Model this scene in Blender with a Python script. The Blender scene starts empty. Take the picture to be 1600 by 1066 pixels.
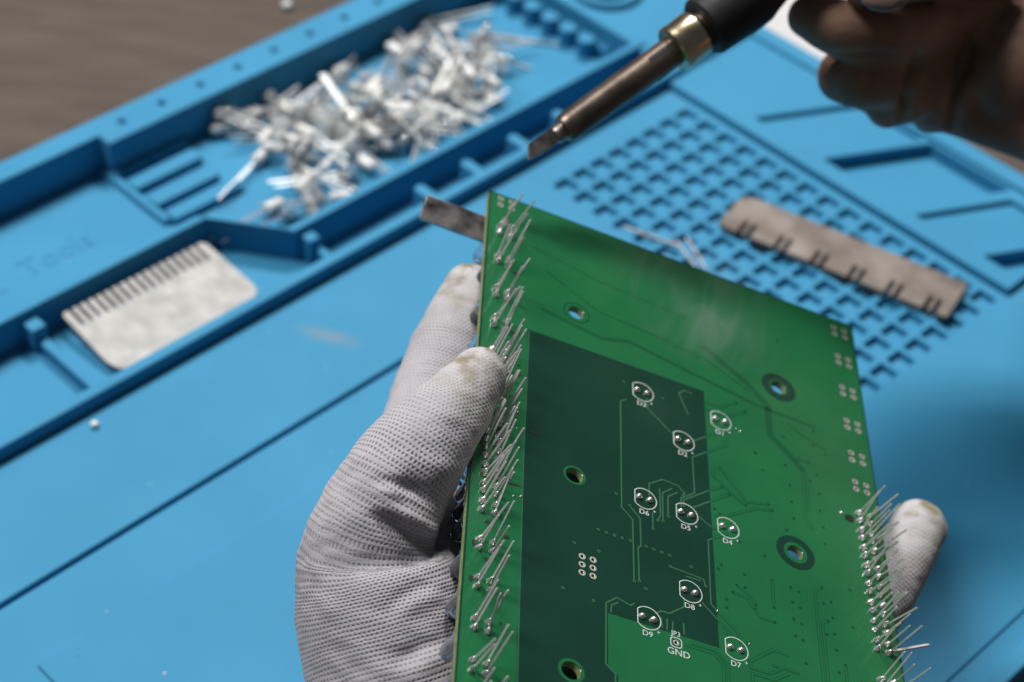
import bpy, bmesh, math, random
import numpy as np
from mathutils import Vector, Matrix, kdtree, noise
from mathutils.geometry import delaunay_2d_cdt

random.seed(7)
rng = np.random.default_rng(7)
scene = bpy.context.scene
COL = scene.collection
MM = 0.001

# ------------------------------------------------------------------ camera
PITCH, ROLL, FPX, CAMH = math.radians(42.79), math.radians(-5.29), 3025.0, 401.0
_fw = np.array([0, math.cos(PITCH), -math.sin(PITCH)])
_r0 = np.array([1.0, 0, 0])
_d0 = np.cross(_fw, _r0)
_r = math.cos(ROLL) * _r0 + math.sin(ROLL) * _d0
_d = -math.sin(ROLL) * _r0 + math.cos(ROLL) * _d0
CAM_R = np.array([_r, _d, _fw])
CAM_P = np.array([0, 0, CAMH])
cam_data = bpy.data.cameras.new("camera")
cam = bpy.data.objects.new("camera", cam_data)
COL.objects.link(cam)
M = Matrix.Identity(4)
for i in range(3):
    M[i][0], M[i][1], M[i][2], M[i][3] = _r[i], -_d[i], -_fw[i], CAM_P[i] * MM
cam.matrix_world = M
cam_data.sensor_width = 36.0
cam_data.sensor_fit = 'HORIZONTAL'
cam_data.lens = FPX * 36 / 1600
cam_data.clip_start = 0.01
cam_data.clip_end = 20
cam_data.dof.use_dof = True
cam_data.dof.focus_distance = 0.405
cam_data.dof.aperture_fstop = 12.8
cam_data.dof.aperture_blades = 7
scene.camera = cam

# ------------------------------------------------------------------ world, lamps, exposure
world = bpy.data.worlds.new("World")
scene.world = world
world.use_nodes = True
bg = world.node_tree.nodes["Background"]
bg.inputs[0].default_value = (0.80, 0.90, 1.0, 1)
bg.inputs[1].default_value = 0.07

def area_lamp(name, loc, target, sx, sy, power, col):
    l = bpy.data.lights.new(name, 'AREA')
    l.shape = 'RECTANGLE'
    l.size, l.size_y, l.energy, l.color = sx, sy, power, col
    o = bpy.data.objects.new(name, l)
    COL.objects.link(o)
    o.location = loc
    o.rotation_euler = (Vector(target) - Vector(loc)).to_track_quat('-Z', 'Y').to_euler()
    return o

area_lamp("window_light", (-1.30, 0.78, 2.05), (0.03, 0.42, 0.05), 0.70, 0.60, 52.0, (1.0, 0.99, 0.975))
area_lamp("ceiling_light", (-0.02, 1.72, 1.95), (0.03, 0.42, 0.05), 0.60, 0.32, 48.0, (1.0, 0.98, 0.955))
scene.view_settings.view_transform = 'Standard'
scene.view_settings.look = 'None'
scene.view_settings.gamma = 1
scene.view_settings.exposure = 0
scene.view_settings.use_curve_mapping = False
scene.cycles.use_denoising = True
scene.cycles.max_bounces = 8
scene.cycles.transmission_bounces = 8
scene.cycles.caustics_refractive = False

# ------------------------------------------------------------------ frames of reference (millimetres)
YAW = math.radians(48.39)
MAT_U = np.array([math.cos(YAW), math.sin(YAW), 0])
MAT_V = np.array([math.sin(YAW), -math.cos(YAW), 0])
MAT_O = np.array([46.64, 573.95, 0])
BRD_A = np.array([-0.02639972, 0.99928948, -0.02689972])
BRD_B = np.array([0.94040248, 0.01569966, -0.33970088])
BRD_N = np.array([0.3390372, 0.03426457, 0.94014877])

def ray(x, y):
    return CAM_R.T @ np.array([(x - 800) / FPX, (y - 533) / FPX, 1.0])

def at(x, y, depth):
    return CAM_P + depth * ray(x, y)

_D3 = at(1003, 614, 450)
def on_plane(x, y, h=0.0):
    d = ray(x, y)
    return CAM_P + ((_D3 + BRD_N * h - CAM_P) @ BRD_N) / (d @ BRD_N) * d
BRD_O = on_plane(765, 297)

def mat_w(u, v, z=0.0):
    return MAT_O + u * MAT_U + v * MAT_V + np.array([0, 0, z])

# ------------------------------------------------------------------ materials
def mat(name, col, rough=0.5, metal=0.0, var=0.0, var_scale=300.0, bump=0.0, bump_scale=800.0, spec=0.5, trans=0.0,
        ior=1.5, col2=None, coat=0.0, detail=4.0, stretch=None):
    m = bpy.data.materials.new(name)
    m.use_nodes = True
    nt = m.node_tree
    p = nt.nodes["Principled BSDF"]
    p.inputs["Base Color"].default_value = (*col, 1)
    p.inputs["Roughness"].default_value = rough
    p.inputs["Metallic"].default_value = metal
    p.inputs["Specular IOR Level"].default_value = spec
    p.inputs["Transmission Weight"].default_value = trans
    p.inputs["IOR"].default_value = ior
    p.inputs["Coat Weight"].default_value = coat
    tc = nt.nodes.new("ShaderNodeTexCoord")
    src = tc.outputs["Object"]
    if stretch:
        mp = nt.nodes.new("ShaderNodeMapping")
        mp.inputs["Scale"].default_value = stretch
        nt.links.new(src, mp.inputs["Vector"])
        src = mp.outputs[0]
    if var > 0 or col2:
        n = nt.nodes.new("ShaderNodeTexNoise")
        n.inputs["Scale"].default_value = var_scale
        n.inputs["Detail"].default_value = detail
        nt.links.new(tc.outputs["Object"], n.inputs["Vector"])
        r = nt.nodes.new("ShaderNodeValToRGB")
        c2 = col2 or tuple(max(0, c * (1 - var)) for c in col)
        r.color_ramp.elements[0].position = 0.35
        r.color_ramp.elements[1].position = 0.65
        r.color_ramp.elements[0].color = (*c2, 1)
        r.color_ramp.elements[1].color = (*col, 1)
        nt.links.new(n.outputs["Fac"], r.inputs[0])
        nt.links.new(r.outputs[0], p.inputs["Base Color"])
    if bump > 0:
        n = nt.nodes.new("ShaderNodeTexNoise")
        n.inputs["Scale"].default_value = bump_scale
        n.inputs["Detail"].default_value = 3
        nt.links.new(src, n.inputs["Vector"])
        b = nt.nodes.new("ShaderNodeBump")
        b.inputs["Strength"].default_value = bump
        b.inputs["Distance"].default_value = 0.0004
        nt.links.new(n.outputs["Fac"], b.inputs["Height"])
        nt.links.new(b.outputs[0], p.inputs["Normal"])
    return m

def N(nt, kind, **kw):
    n = nt.nodes.new(kind)
    for k, v in kw.items():
        setattr(n, k, v)
    return n

def math_node(nt, op, a, b=None, clamp=False):
    n = nt.nodes.new("ShaderNodeMath")
    n.operation = op
    n.use_clamp = clamp
    for i, v in enumerate((a, b)):
        if v is None:
            continue
        if isinstance(v, (int, float)):
            n.inputs[i].default_value = v
        else:
            nt.links.new(v, n.inputs[i])
    return n.outputs[0]

def mix_col(nt, fac, a, b):
    n = nt.nodes.new("ShaderNodeMix")
    n.data_type = 'RGBA'
    nt.links.new(fac, n.inputs["Factor"])
    for s, v in (("A", a), ("B", b)):
        i = [q for q in n.inputs if q.name == s and q.type == 'RGBA'][0]
        if isinstance(v, tuple):
            i.default_value = (*v, 1)
        else:
            nt.links.new(v, i)
    return [q for q in n.outputs if q.type == 'RGBA'][0]

def make_silicone():
    m = mat("blue_silicone", (0.050, 0.335, 0.640), rough=0.6, bump=0.12, bump_scale=1500, spec=0.16)
    nt = m.node_tree
    p = nt.nodes["Principled BSDF"]
    tc = N(nt, "ShaderNodeTexCoord")
    n1 = N(nt, "ShaderNodeTexNoise")
    n1.inputs["Scale"].default_value = 22
    n1.inputs["Detail"].default_value = 6
    nt.links.new(tc.outputs["Object"], n1.inputs["Vector"])
    r = N(nt, "ShaderNodeValToRGB")
    r.color_ramp.elements[0].position = 0.3
    r.color_ramp.elements[1].position = 0.7
    r.color_ramp.elements[0].color = (0.036, 0.222, 0.392, 1)
    r.color_ramp.elements[1].color = (0.044, 0.250, 0.432, 1)
    nt.links.new(n1.outputs["Fac"], r.inputs[0])
    # brown flux smear on the work surface (own place and shape: u -185..-168 mm, v 7..35 mm)
    d = N(nt, "ShaderNodeVectorMath", operation='SUBTRACT')
    nt.links.new(tc.outputs["Object"], d.inputs[0])
    d.inputs[1].default_value = (-0.177, -0.021, 0)
    rot = N(nt, "ShaderNodeVectorRotate")
    rot.inputs["Angle"].default_value = math.radians(62)
    nt.links.new(d.outputs[0], rot.inputs["Vector"])
    sc = N(nt, "ShaderNodeVectorMath", operation='MULTIPLY')
    sc.inputs[1].default_value = (75, 230, 1)
    nt.links.new(rot.outputs[0], sc.inputs[0])
    n2 = N(nt, "ShaderNodeTexNoise")
    n2.inputs["Scale"].default_value = 160
    nt.links.new(tc.outputs["Object"], n2.inputs["Vector"])
    ln = N(nt, "ShaderNodeVectorMath", operation='LENGTH')
    nt.links.new(sc.outputs[0], ln.inputs[0])
    near = math_node(nt, 'SUBTRACT', 1.0, ln.outputs["Value"], clamp=True)
    fac = math_node(nt, 'MULTIPLY', near, n2.outputs["Fac"])
    fac = math_node(nt, 'MULTIPLY', fac, 1.1, clamp=True)
    c = mix_col(nt, fac, r.outputs[0], (0.20, 0.24, 0.26))
    # fine pale dust specks
    v = N(nt, "ShaderNodeTexVoronoi")
    v.inputs["Scale"].default_value = 95
    nt.links.new(tc.outputs["Object"], v.inputs["Vector"])
    sp = math_node(nt, 'LESS_THAN', v.outputs["Distance"], 0.035)
    sp = math_node(nt, 'MULTIPLY', sp, 0.35)
    c = mix_col(nt, sp, c, (0.45, 0.55, 0.6))
    v2 = N(nt, "ShaderNodeTexVoronoi")
    v2.inputs["Scale"].default_value = 34
    nt.links.new(tc.outputs["Object"], v2.inputs["Vector"])
    s2 = math_node(nt, 'MULTIPLY', math_node(nt, 'LESS_THAN', v2.outputs["Distance"], 0.022), 0.55)
    c = mix_col(nt, s2, c, (0.05, 0.08, 0.10))
    n4 = N(nt, "ShaderNodeTexNoise")
    n4.inputs["Scale"].default_value = 16
    n4.inputs["Detail"].default_value = 9
    n4.inputs["Roughness"].default_value = 0.7
    n4.inputs["Distortion"].default_value = 1.2
    nt.links.new(tc.outputs["Object"], n4.inputs["Vector"])
    mr = N(nt, "ShaderNodeMapRange")
    mr.inputs["From Min"].default_value = 0.58
    mr.inputs["From Max"].default_value = 0.78
    mr.inputs["To Max"].default_value = 0.30
    nt.links.new(n4.outputs["Fac"], mr.inputs["Value"])
    c = mix_col(nt, mr.outputs[0], c, (0.075, 0.20, 0.30))
    nt.links.new(c, p.inputs["Base Color"])
    return m

def make_table():
    m = mat("table_surface", (0.135, 0.112, 0.095), rough=0.75, spec=0.25)
    nt = m.node_tree
    p = nt.nodes["Principled BSDF"]
    tc = N(nt, "ShaderNodeTexCoord")
    mp = N(nt, "ShaderNodeMapping")
    mp.inputs["Scale"].default_value = (14, 60, 14)
    mp.inputs["Rotation"].default_value = (0, 0, math.radians(-40))
    nt.links.new(tc.outputs["Object"], mp.inputs["Vector"])
    n1 = N(nt, "ShaderNodeTexNoise")
    n1.inputs["Scale"].default_value = 2.2
    n1.inputs["Detail"].default_value = 8
    nt.links.new(mp.outputs[0], n1.inputs["Vector"])
    r = N(nt, "ShaderNodeValToRGB")
    r.color_ramp.elements[0].position = 0.33
    r.color_ramp.elements[1].position = 0.68
    r.color_ramp.elements[0].color = (0.070, 0.054, 0.044, 1)
    r.color_ramp.elements[1].color = (0.096, 0.075, 0.060, 1)
    nt.links.new(n1.outputs["Fac"], r.inputs[0])
    nt.links.new(r.outputs[0], p.inputs["Base Color"])
    return m

def make_board_mask(name, c_lo, c_hi):
    """solder mask over copper or bare laminate: glossy, with a faint glass weave"""
    m = mat(name, c_hi, rough=0.22, spec=0.5)
    nt = m.node_tree
    p = nt.nodes["Principled BSDF"]
    tc = N(nt, "ShaderNodeTexCoord")
    n1 = N(nt, "ShaderNodeTexNoise")
    n1.inputs["Scale"].default_value = 45
    n1.inputs["Detail"].default_value = 7
    nt.links.new(tc.outputs["Object"], n1.inputs["Vector"])
    r = N(nt, "ShaderNodeValToRGB")
    r.color_ramp.elements[0].position = 0.3
    r.color_ramp.elements[1].position = 0.7
    r.color_ramp.elements[0].color = (*c_lo, 1)
    r.color_ramp.elements[1].color = (*c_hi, 1)
    nt.links.new(n1.outputs["Fac"], r.inputs[0])
    nt.links.new(r.outputs[0], p.inputs["Base Color"])
    w = N(nt, "ShaderNodeTexWave")
    w.inputs["Scale"].default_value = 320
    w.inputs["Distortion"].default_value = 0.6
    nt.links.new(tc.outputs["Object"], w.inputs["Vector"])
    n2 = N(nt, "ShaderNodeTexNoise")
    n2.inputs["Scale"].default_value = 700
    nt.links.new(tc.outputs["Object"], n2.inputs["Vector"])
    s = math_node(nt, 'ADD', w.outputs["Fac"], n2.outputs["Fac"])
    b = N(nt, "ShaderNodeBump")
    b.inputs["Strength"].default_value = 0.06
    b.inputs["Distance"].default_value = 0.0001
    nt.links.new(s, b.inputs["Height"])
    nt.links.new(b.outputs[0], p.inputs["Normal"])
    n3 = N(nt, "ShaderNodeTexNoise")
    n3.inputs["Scale"].default_value = 60
    n3.inputs["Detail"].default_value = 5
    nt.links.new(tc.outputs["Object"], n3.inputs["Vector"])
    rr = N(nt, "ShaderNodeMapRange")
    rr.inputs["From Min"].default_value = 0.35
    rr.inputs["From Max"].default_value = 0.7
    rr.inputs["To Min"].default_value = 0.10
    rr.inputs["To Max"].default_value = 0.22
    nt.links.new(n3.outputs["Fac"], rr.inputs["Value"])
    nt.links.new(rr.outputs[0], p.inputs["Roughness"])
    return m

def make_knit():
    m = bpy.data.materials.new("knitted_glove")
    m.use_nodes = True
    nt = m.node_tree
    p = nt.nodes["Principled BSDF"]
    p.inputs["Roughness"].default_value = 0.9
    p.inputs["Specular IOR Level"].default_value = 0.15
    p.inputs["Sheen Weight"].default_value = 0.15
    uv = N(nt, "ShaderNodeAttribute", attribute_name="knit")
    tip = N(nt, "ShaderNodeAttribute", attribute_name="tip")
    tc = N(nt, "ShaderNodeTexCoord")
    # slight wander of the rows
    nz = N(nt, "ShaderNodeTexNoise")
    nz.inputs["Scale"].default_value = 60
    nt.links.new(tc.outputs["Object"], nz.inputs["Vector"])
    nzc = math_node(nt, 'SUBTRACT', nz.outputs["Fac"], 0.5)
    nz2 = N(nt, "ShaderNodeTexNoise")
    nz2.inputs["Scale"].default_value = 400
    nt.links.new(tc.outputs["Object"], nz2.inputs["Vector"])
    nz2c = math_node(nt, 'SUBTRACT', nz2.outputs["Fac"], 0.5)
    sep = N(nt, "ShaderNodeSeparateXYZ")
    nt.links.new(uv.outputs["Vector"], sep.inputs[0])
    x = math_node(nt, 'ADD', sep.outputs[0], math_node(nt, 'MULTIPLY', nz2c, 0.95))
    y = math_node(nt, 'ADD', sep.outputs[1], math_node(nt, 'MULTIPLY', nzc, 2.0))
    TP = 2 * math.pi
    x = math_node(nt, 'ADD', x, math_node(nt, 'MULTIPLY', math_node(nt, 'FLOOR', y), 0.5))       # every second row shifted by half a stitch
    cx = math_node(nt, 'COSINE', math_node(nt, 'MULTIPLY', x, TP))
    yy = math_node(nt, 'ADD', y, math_node(nt, 'MULTIPLY', cx, 0.0))
    row = math_node(nt, 'COSINE', math_node(nt, 'MULTIPLY', yy, TP))          # ridges of the rows
    rowh = math_node(nt, 'MULTIPLY_ADD', row, 0.5)
    rowh.node.inputs[2].default_value = 0.5
    gap = math_node(nt, 'SUBTRACT', 1.0, rowh)                                  # 1 between rows
    side = math_node(nt, 'MULTIPLY_ADD', cx, 0.5)
    side.node.inputs[2].default_value = 0.5
    hole = math_node(nt, 'MULTIPLY', math_node(nt, 'POWER', gap, 1.6), math_node(nt, 'POWER', side, 1.5))
    # stitches stretched open where the fabric is thin, tight and felted at the fingertips
    n3 = N(nt, "ShaderNodeTexNoise")
    n3.inputs["Scale"].default_value = 50
    n3.inputs["Detail"].default_value = 3
    nt.links.new(tc.outputs["Object"], n3.inputs["Vector"])
    op = N(nt, "ShaderNodeMapRange")
    op.inputs["From Min"].default_value = 0.3
    op.inputs["From Max"].default_value = 0.7
    op.inputs["To Min"].default_value = 0.25
    op.inputs["To Max"].default_value = 1.0
    nt.links.new(n3.outputs["Fac"], op.inputs["Value"])
    nottip = math_node(nt, 'SUBTRACT', 1.0, math_node(nt, 'MULTIPLY', tip.outputs["Fac"], 0.85))
    opn = math_node(nt, 'MULTIPLY', op.outputs[0], nottip)
    hole = math_node(nt, 'MULTIPLY', hole, opn, clamp=True)
    hole = math_node(nt, 'MULTIPLY', hole, 1.05, clamp=True)
    fz = N(nt, "ShaderNodeTexNoise")
    fz.inputs["Scale"].default_value = 2500
    fz.inputs["Detail"].default_value = 2
    nt.links.new(tc.outputs["Object"], fz.inputs["Vector"])
    yarn = mix_col(nt, fz.outputs["Fac"], (0.34, 0.322, 0.348), (0.475, 0.455, 0.48))
    c = mix_col(nt, hole, yarn, (0.16, 0.125, 0.14))
    # grime worked into the fingertips
    dn = N(nt, "ShaderNodeTexNoise")
    dn.inputs["Scale"].default_value = 230
    dn.inputs["Detail"].default_value = 7
    nt.links.new(tc.outputs["Object"], dn.inputs["Vector"])
    dm = N(nt, "ShaderNodeMapRange")
    dm.inputs["From Min"].default_value = 0.44
    dm.inputs["From Max"].default_value = 0.66
    nt.links.new(dn.outputs["Fac"], dm.inputs["Value"])
    dirt = math_node(nt, 'MULTIPLY', dm.outputs[0], math_node(nt, 'POWER', tip.outputs["Fac"], 1.5))
    dirt = math_node(nt, 'MULTIPLY', dirt, 1.7, clamp=True)
    tipc = mix_col(nt, math_node(nt, 'MULTIPLY', tip.outputs["Fac"], 0.6), c, (0.54, 0.522, 0.505))
    c = mix_col(nt, dirt, tipc, (0.22, 0.185, 0.115))
    gn = N(nt, "ShaderNodeTexNoise")
    gn.inputs["Scale"].default_value = 90
    gn.inputs["Detail"].default_value = 8
    gn.inputs["Roughness"].default_value = 0.65
    nt.links.new(tc.outputs["Object"], gn.inputs["Vector"])
    gr = N(nt, "ShaderNodeMapRange")
    gr.inputs["From Min"].default_value = 0.45
    gr.inputs["From Max"].default_value = 0.75
    gr.inputs["To Max"].default_value = 0.45
    nt.links.new(gn.outputs["Fac"], gr.inputs["Value"])
    c = mix_col(nt, gr.outputs[0], c, (0.27, 0.255, 0.255))
    nt.links.new(c, p.inputs["Base Color"])
    h = math_node(nt, 'SUBTRACT', math_node(nt, 'MULTIPLY', rowh, 0.12), hole)
    h = math_node(nt, 'ADD', h, math_node(nt, 'MULTIPLY', fz.outputs["Fac"], 0.35))
    b = N(nt, "ShaderNodeBump")
    b.inputs["Strength"].default_value = 0.75
    b.inputs["Distance"].default_value = 0.00032
    nt.links.new(h, b.inputs["Height"])
    nt.links.new(b.outputs[0], p.inputs["Normal"])
    return m

MT = dict(
    silicone=make_silicone(), table=make_table(), knit=make_knit(),
    mask=make_board_mask("solder_mask_over_copper", (0.011, 0.108, 0.040), (0.015, 0.134, 0.049)),
    bare=make_board_mask("solder_mask_over_laminate", (0.0068, 0.034, 0.022), (0.0085, 0.043, 0.028)),
    gapm=make_board_mask("solder_mask_gap", (0.008, 0.078, 0.032), (0.010, 0.092, 0.037)),
    line=make_board_mask("solder_mask_over_trace", (0.036, 0.118, 0.066), (0.046, 0.140, 0.080)),
    edge=mat("laminate_edge", (0.24, 0.30, 0.12), rough=0.6, var=0.4, var_scale=600),
    silk=mat("white_silkscreen", (0.62, 0.68, 0.66), rough=0.6, var=0.25, var_scale=2500),
    tin=mat("tinned_pad", (0.62, 0.59, 0.56), rough=0.4, metal=0.35, var=0.5, var_scale=1500),
    solder=mat("solder", (0.80, 0.77, 0.75), rough=0.27, metal=0.8, var=0.25, var_scale=1800, bump=0.3, bump_scale=2200),
    lead=mat("tinned_lead", (0.84, 0.84, 0.82), rough=0.48, metal=0.6, var=0.25, var_scale=900),
    lens=mat("clear_led_resin", (0.95, 0.96, 0.97), rough=0.05, trans=0.9, ior=1.5),
    lens_bright=mat("brightened_led_resin", (0.97, 0.97, 0.95), rough=0.16, trans=0.30, ior=1.5),  # clear LED resin whitened in its colour to stand in for bright highlights
    lens_b=mat("water_clear_led_resin", (0.80, 0.86, 0.97), rough=0.05, trans=0.92, ior=1.5),
    wire=mat("dull_wire", (0.42, 0.40, 0.38), rough=0.5, metal=0.4, var=0.3, var_scale=500),
    cup=mat("led_reflector", (0.75, 0.75, 0.73), rough=0.25, metal=1.0),
    steel=mat("brushed_steel", (0.40, 0.388, 0.372), rough=0.55, metal=0.15, var=0.30, var_scale=150, bump=0.35, bump_scale=500, detail=10, stretch=(0.2, 3.0, 1.0)),
    worn=mat("worn_brown_steel", (0.25, 0.215, 0.19), rough=0.6, metal=0.25, col2=(0.105, 0.082, 0.066), var_scale=60, bump=0.4, bump_scale=500, detail=10, stretch=(0.25, 2.5, 1.0)),
    dark_steel=mat("scratched_dark_steel", (0.40, 0.37, 0.36), rough=0.4, metal=0.6, col2=(0.035, 0.03, 0.032), var_scale=210, bump=0.4, bump_scale=900, detail=10),
    sleeve=mat("heat_tinted_steel", (0.20, 0.155, 0.12), rough=0.36, metal=0.85, col2=(0.09, 0.072, 0.062), var_scale=140, bump=0.15, bump_scale=900),
    nut=mat("brass_nut", (0.62, 0.52, 0.36), rough=0.25, metal=1.0, col2=(0.36, 0.30, 0.20), var_scale=160),
    tipm=mat("tinned_iron_tip", (0.42, 0.38, 0.34), rough=0.34, metal=0.85, col2=(0.10, 0.078, 0.065), var_scale=330, bump=0.3),
    rubber=mat("black_handle_rubber", (0.012, 0.011, 0.012), rough=0.55, bump=0.2, bump_scale=900, spec=0.3),
    skin=mat("brown_skin", (0.31, 0.18, 0.13), rough=0.6, col2=(0.19, 0.105, 0.075), var_scale=60, bump=0.35, bump_scale=420, spec=0.35),
    nail=mat("finger_nail", (0.20, 0.13, 0.115), rough=0.3),
    paper=mat("white_paper", (0.55, 0.54, 0.54), rough=0.8, var=0.06, var_scale=60),
    bead=mat("pale_plastic", (0.75, 0.74, 0.72), rough=0.4),
    soot=mat("burnt_flux", (0.012, 0.020, 0.012), rough=0.4, var=0.5, var_scale=700),
)

# ------------------------------------------------------------------ helpers
def tag(o, label=None, cat=None, group=None, kind=None):
    for k, v in (("label", label), ("category", cat), ("group", group), ("kind", kind)):
        if v:
            o[k] = v
    return o

def empty(name, M4=None, parent=None):
    o = bpy.data.objects.new(name, None)
    COL.objects.link(o)
    o.empty_display_size = 0.01
    if parent:
        o.parent = parent
    if M4 is not None:
        o.matrix_local = M4 if parent else M4
    return o

def frame(o, x, y, z):
    M4 = Matrix.Identity(4)
    for i in range(3):
        M4[i][0], M4[i][1], M4[i][2], M4[i][3] = x[i], y[i], z[i], o[i] * MM
    return M4

def obj(name, me, m=None, parent=None, smooth=None):
    o = bpy.data.objects.new(name, me)
    COL.objects.link(o)
    if m is not None and len(me.materials) == 0:
        me.materials.append(m)
    if parent:
        o.parent = parent
    if smooth is not None:
        me.polygons.foreach_set("use_smooth", [True] * len(me.polygons))
        if smooth < 179:
            me.set_sharp_from_angle(angle=math.radians(smooth))
    return o

def mesh(name, verts, faces):
    """verts in millimetres"""
    me = bpy.data.meshes.new(name)
    me.from_pydata([tuple(c * MM for c in v) for v in verts], [], [tuple(f) for f in faces])
    me.update()
    return me

def inside(poly, x, y):
    c = False
    for i in range(len(poly)):
        (x0, y0), (x1, y1) = poly[i - 1], poly[i]
        if (y0 > y) != (y1 > y) and x < (x1 - x0) * (y - y0) / (y1 - y0) + x0:
            c = not c
    return c

def _area(r):
    return 0.5 * sum(r[i - 1][0] * r[i][1] - r[i][0] * r[i - 1][1] for i in range(len(r)))

def _inset(r, d):
    """move a counter-clockwise ring inwards by d (mitred)"""
    n = len(r)
    out = []
    for i in range(n):
        p, a, b = Vector(r[i]), Vector(r[i - 1]), Vector(r[(i + 1) % n])
        d1, d2 = (p - a).normalized(), (b - p).normalized()
        n1, n2 = Vector((-d1.y, d1.x)), Vector((-d2.y, d2.x))
        k = n1 + n2
        k = k / max(0.35, 1 + n1.dot(n2)) if k.length > 1e-6 else n1
        out.append((p.x + k.x * d, p.y + k.y * d))
    return out

def solid(name, outer, holes, z0, z1, m, parent, bevel=0.6, res=2, smooth=17):
    """plate with holes: outline in mm, extruded z0..z1, with rounded upper and plain lower edges"""
    rings = [list(outer) if _area(outer) > 0 else list(outer)[::-1]]
    rings += [list(h) if _area(h) < 0 else list(h)[::-1] for h in holes]
    bevel = min(bevel, (z1 - z0) * 0.45)
    prof = [(z0 - 0.06, 0.0), (z1 - bevel, 0.0)]
    for i in range(1, res + 1):
        a = math.radians(90 * i / res)
        prof.append((z1 - bevel + bevel * math.sin(a), bevel * (1 - math.cos(a))))
    vs, fs = [], []
    top, bot = [], []
    for r in rings:
        n = len(r)
        b0 = len(vs)
        for z, d in prof:
            vs.extend((x, y, z) for x, y in (_inset(r, d) if d > 0 else r))
        for k in range(len(prof) - 1):
            for i in range(n):
                j = (i + 1) % n
                fs.append((b0 + k * n + i, b0 + k * n + j, b0 + (k + 1) * n + j, b0 + (k + 1) * n + i))
        bot.append(list(range(b0, b0 + n)))
        top.append(list(range(b0 + (len(prof) - 1) * n, b0 + len(prof) * n)))
    for caps, up in ((top, True), (bot, False)):
        flat = [i for c in caps for i in c]
        edges, o_ = [], 0
        for c in caps:
            edges += [(o_ + i, o_ + (i + 1) % len(c)) for i in range(len(c))]
            o_ += len(c)
        vo, _, tri, orig, _, _ = delaunay_2d_cdt([Vector(vs[i][:2]) for i in flat], edges, [], 1, 1e-6)
        zc = vs[flat[0]][2]
        idx = []
        for k, v2 in enumerate(vo):
            if orig[k]:
                idx.append(flat[orig[k][0]])
            else:
                idx.append(len(vs))
                vs.append((v2.x, v2.y, zc))
        hb = [(min(vs[i][0] for i in c), max(vs[i][0] for i in c), min(vs[i][1] for i in c), max(vs[i][1] for i in c), [vs[i][:2] for i in c]) for c in caps]
        for t in tri:
            q = [idx[k] for k in t]
            gx, gy = sum(vs[k][0] for k in q) / 3, sum(vs[k][1] for k in q) / 3
            if not inside(hb[0][4], gx, gy) or any(h[0] < gx < h[1] and h[2] < gy < h[3] and inside(h[4], gx, gy) for h in hb[1:]):
                continue
            (x0, y0, _), (x1, y1, _), (x2, y2, _) = (vs[k] for k in q)
            ccw = (x1 - x0) * (y2 - y0) - (x2 - x0) * (y1 - y0) > 0
            fs.append(tuple(q) if ccw == up else tuple(q[::-1]))
    return obj(name, mesh(name, vs, fs), m, parent, smooth)

def sheet(name, outer, holes, z, m, parent):
    cu = bpy.data.curves.new(name, 'CURVE')
    cu.dimensions = '2D'
    cu.fill_mode = 'BOTH'
    for ring in [outer] + list(holes):
        s = cu.splines.new('POLY')
        s.points.add(len(ring) - 1)
        for pnt, q in zip(s.points, ring):
            pnt.co = (q[0] * MM, q[1] * MM, 0, 1)
        s.use_cyclic_u = True
    t = bpy.data.objects.new("tmp", cu)
    COL.objects.link(t)
    dg = bpy.context.evaluated_depsgraph_get()
    me = bpy.data.meshes.new_from_object(t.evaluated_get(dg))
    bpy.data.objects.remove(t)
    me.transform(Matrix.Translation((0, 0, z * MM)))
    me.name = name
    me.materials.clear()
    return obj(name, me, m, parent)

def circle(cx, cy, r, n=20):
    return [(cx + r * math.cos(2 * math.pi * i / n), cy + r * math.sin(2 * math.pi * i / n)) for i in range(n)]

def rect(x0, y0, x1, y1):
    return [(x0, y0), (x1, y0), (x1, y1), (x0, y1)]

def rrect(x0, y0, x1, y1, r, n=4):
    out = []
    for cx, cy, a0 in ((x1 - r, y1 - r, 0), (x0 + r, y1 - r, 90), (x0 + r, y0 + r, 180), (x1 - r, y0 + r, 270)):
        for i in range(n + 1):
            a = math.radians(a0 + 90 * i / n)
            out.append((cx + r * math.cos(a), cy + r * math.sin(a)))
    return out

def lathe_mesh(name, prof, seg=20, axis='x'):
    """prof: (position along axis, radius) in mm; closed at both ends"""
    vs, fs = [], []
    for a, r in prof:
        for i in range(seg):
            t = 2 * math.pi * i / seg
            c, s = r * math.cos(t), r * math.sin(t)
            vs.append((a, c, s) if axis == 'x' else (c, s, a))
    for k in range(len(prof) - 1):
        for i in range(seg):
            j = (i + 1) % seg
            q = (k * seg + i, k * seg + j, (k + 1) * seg + j, (k + 1) * seg + i)
            fs.append(q if axis != 'x' else q[::-1])
    fs.append([i for i in range(seg)][::-1] if axis != 'x' else list(range(seg)))
    e = (len(prof) - 1) * seg
    fs.append([e + i for i in range(seg)] if axis != 'x' else [e + i for i in range(seg)][::-1])
    me = mesh(name, vs, fs)
    bm = bmesh.new()
    bm.from_mesh(me)
    bmesh.ops.recalc_face_normals(bm, faces=bm.faces)
    bm.to_mesh(me)
    bm.free()
    return me

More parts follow.
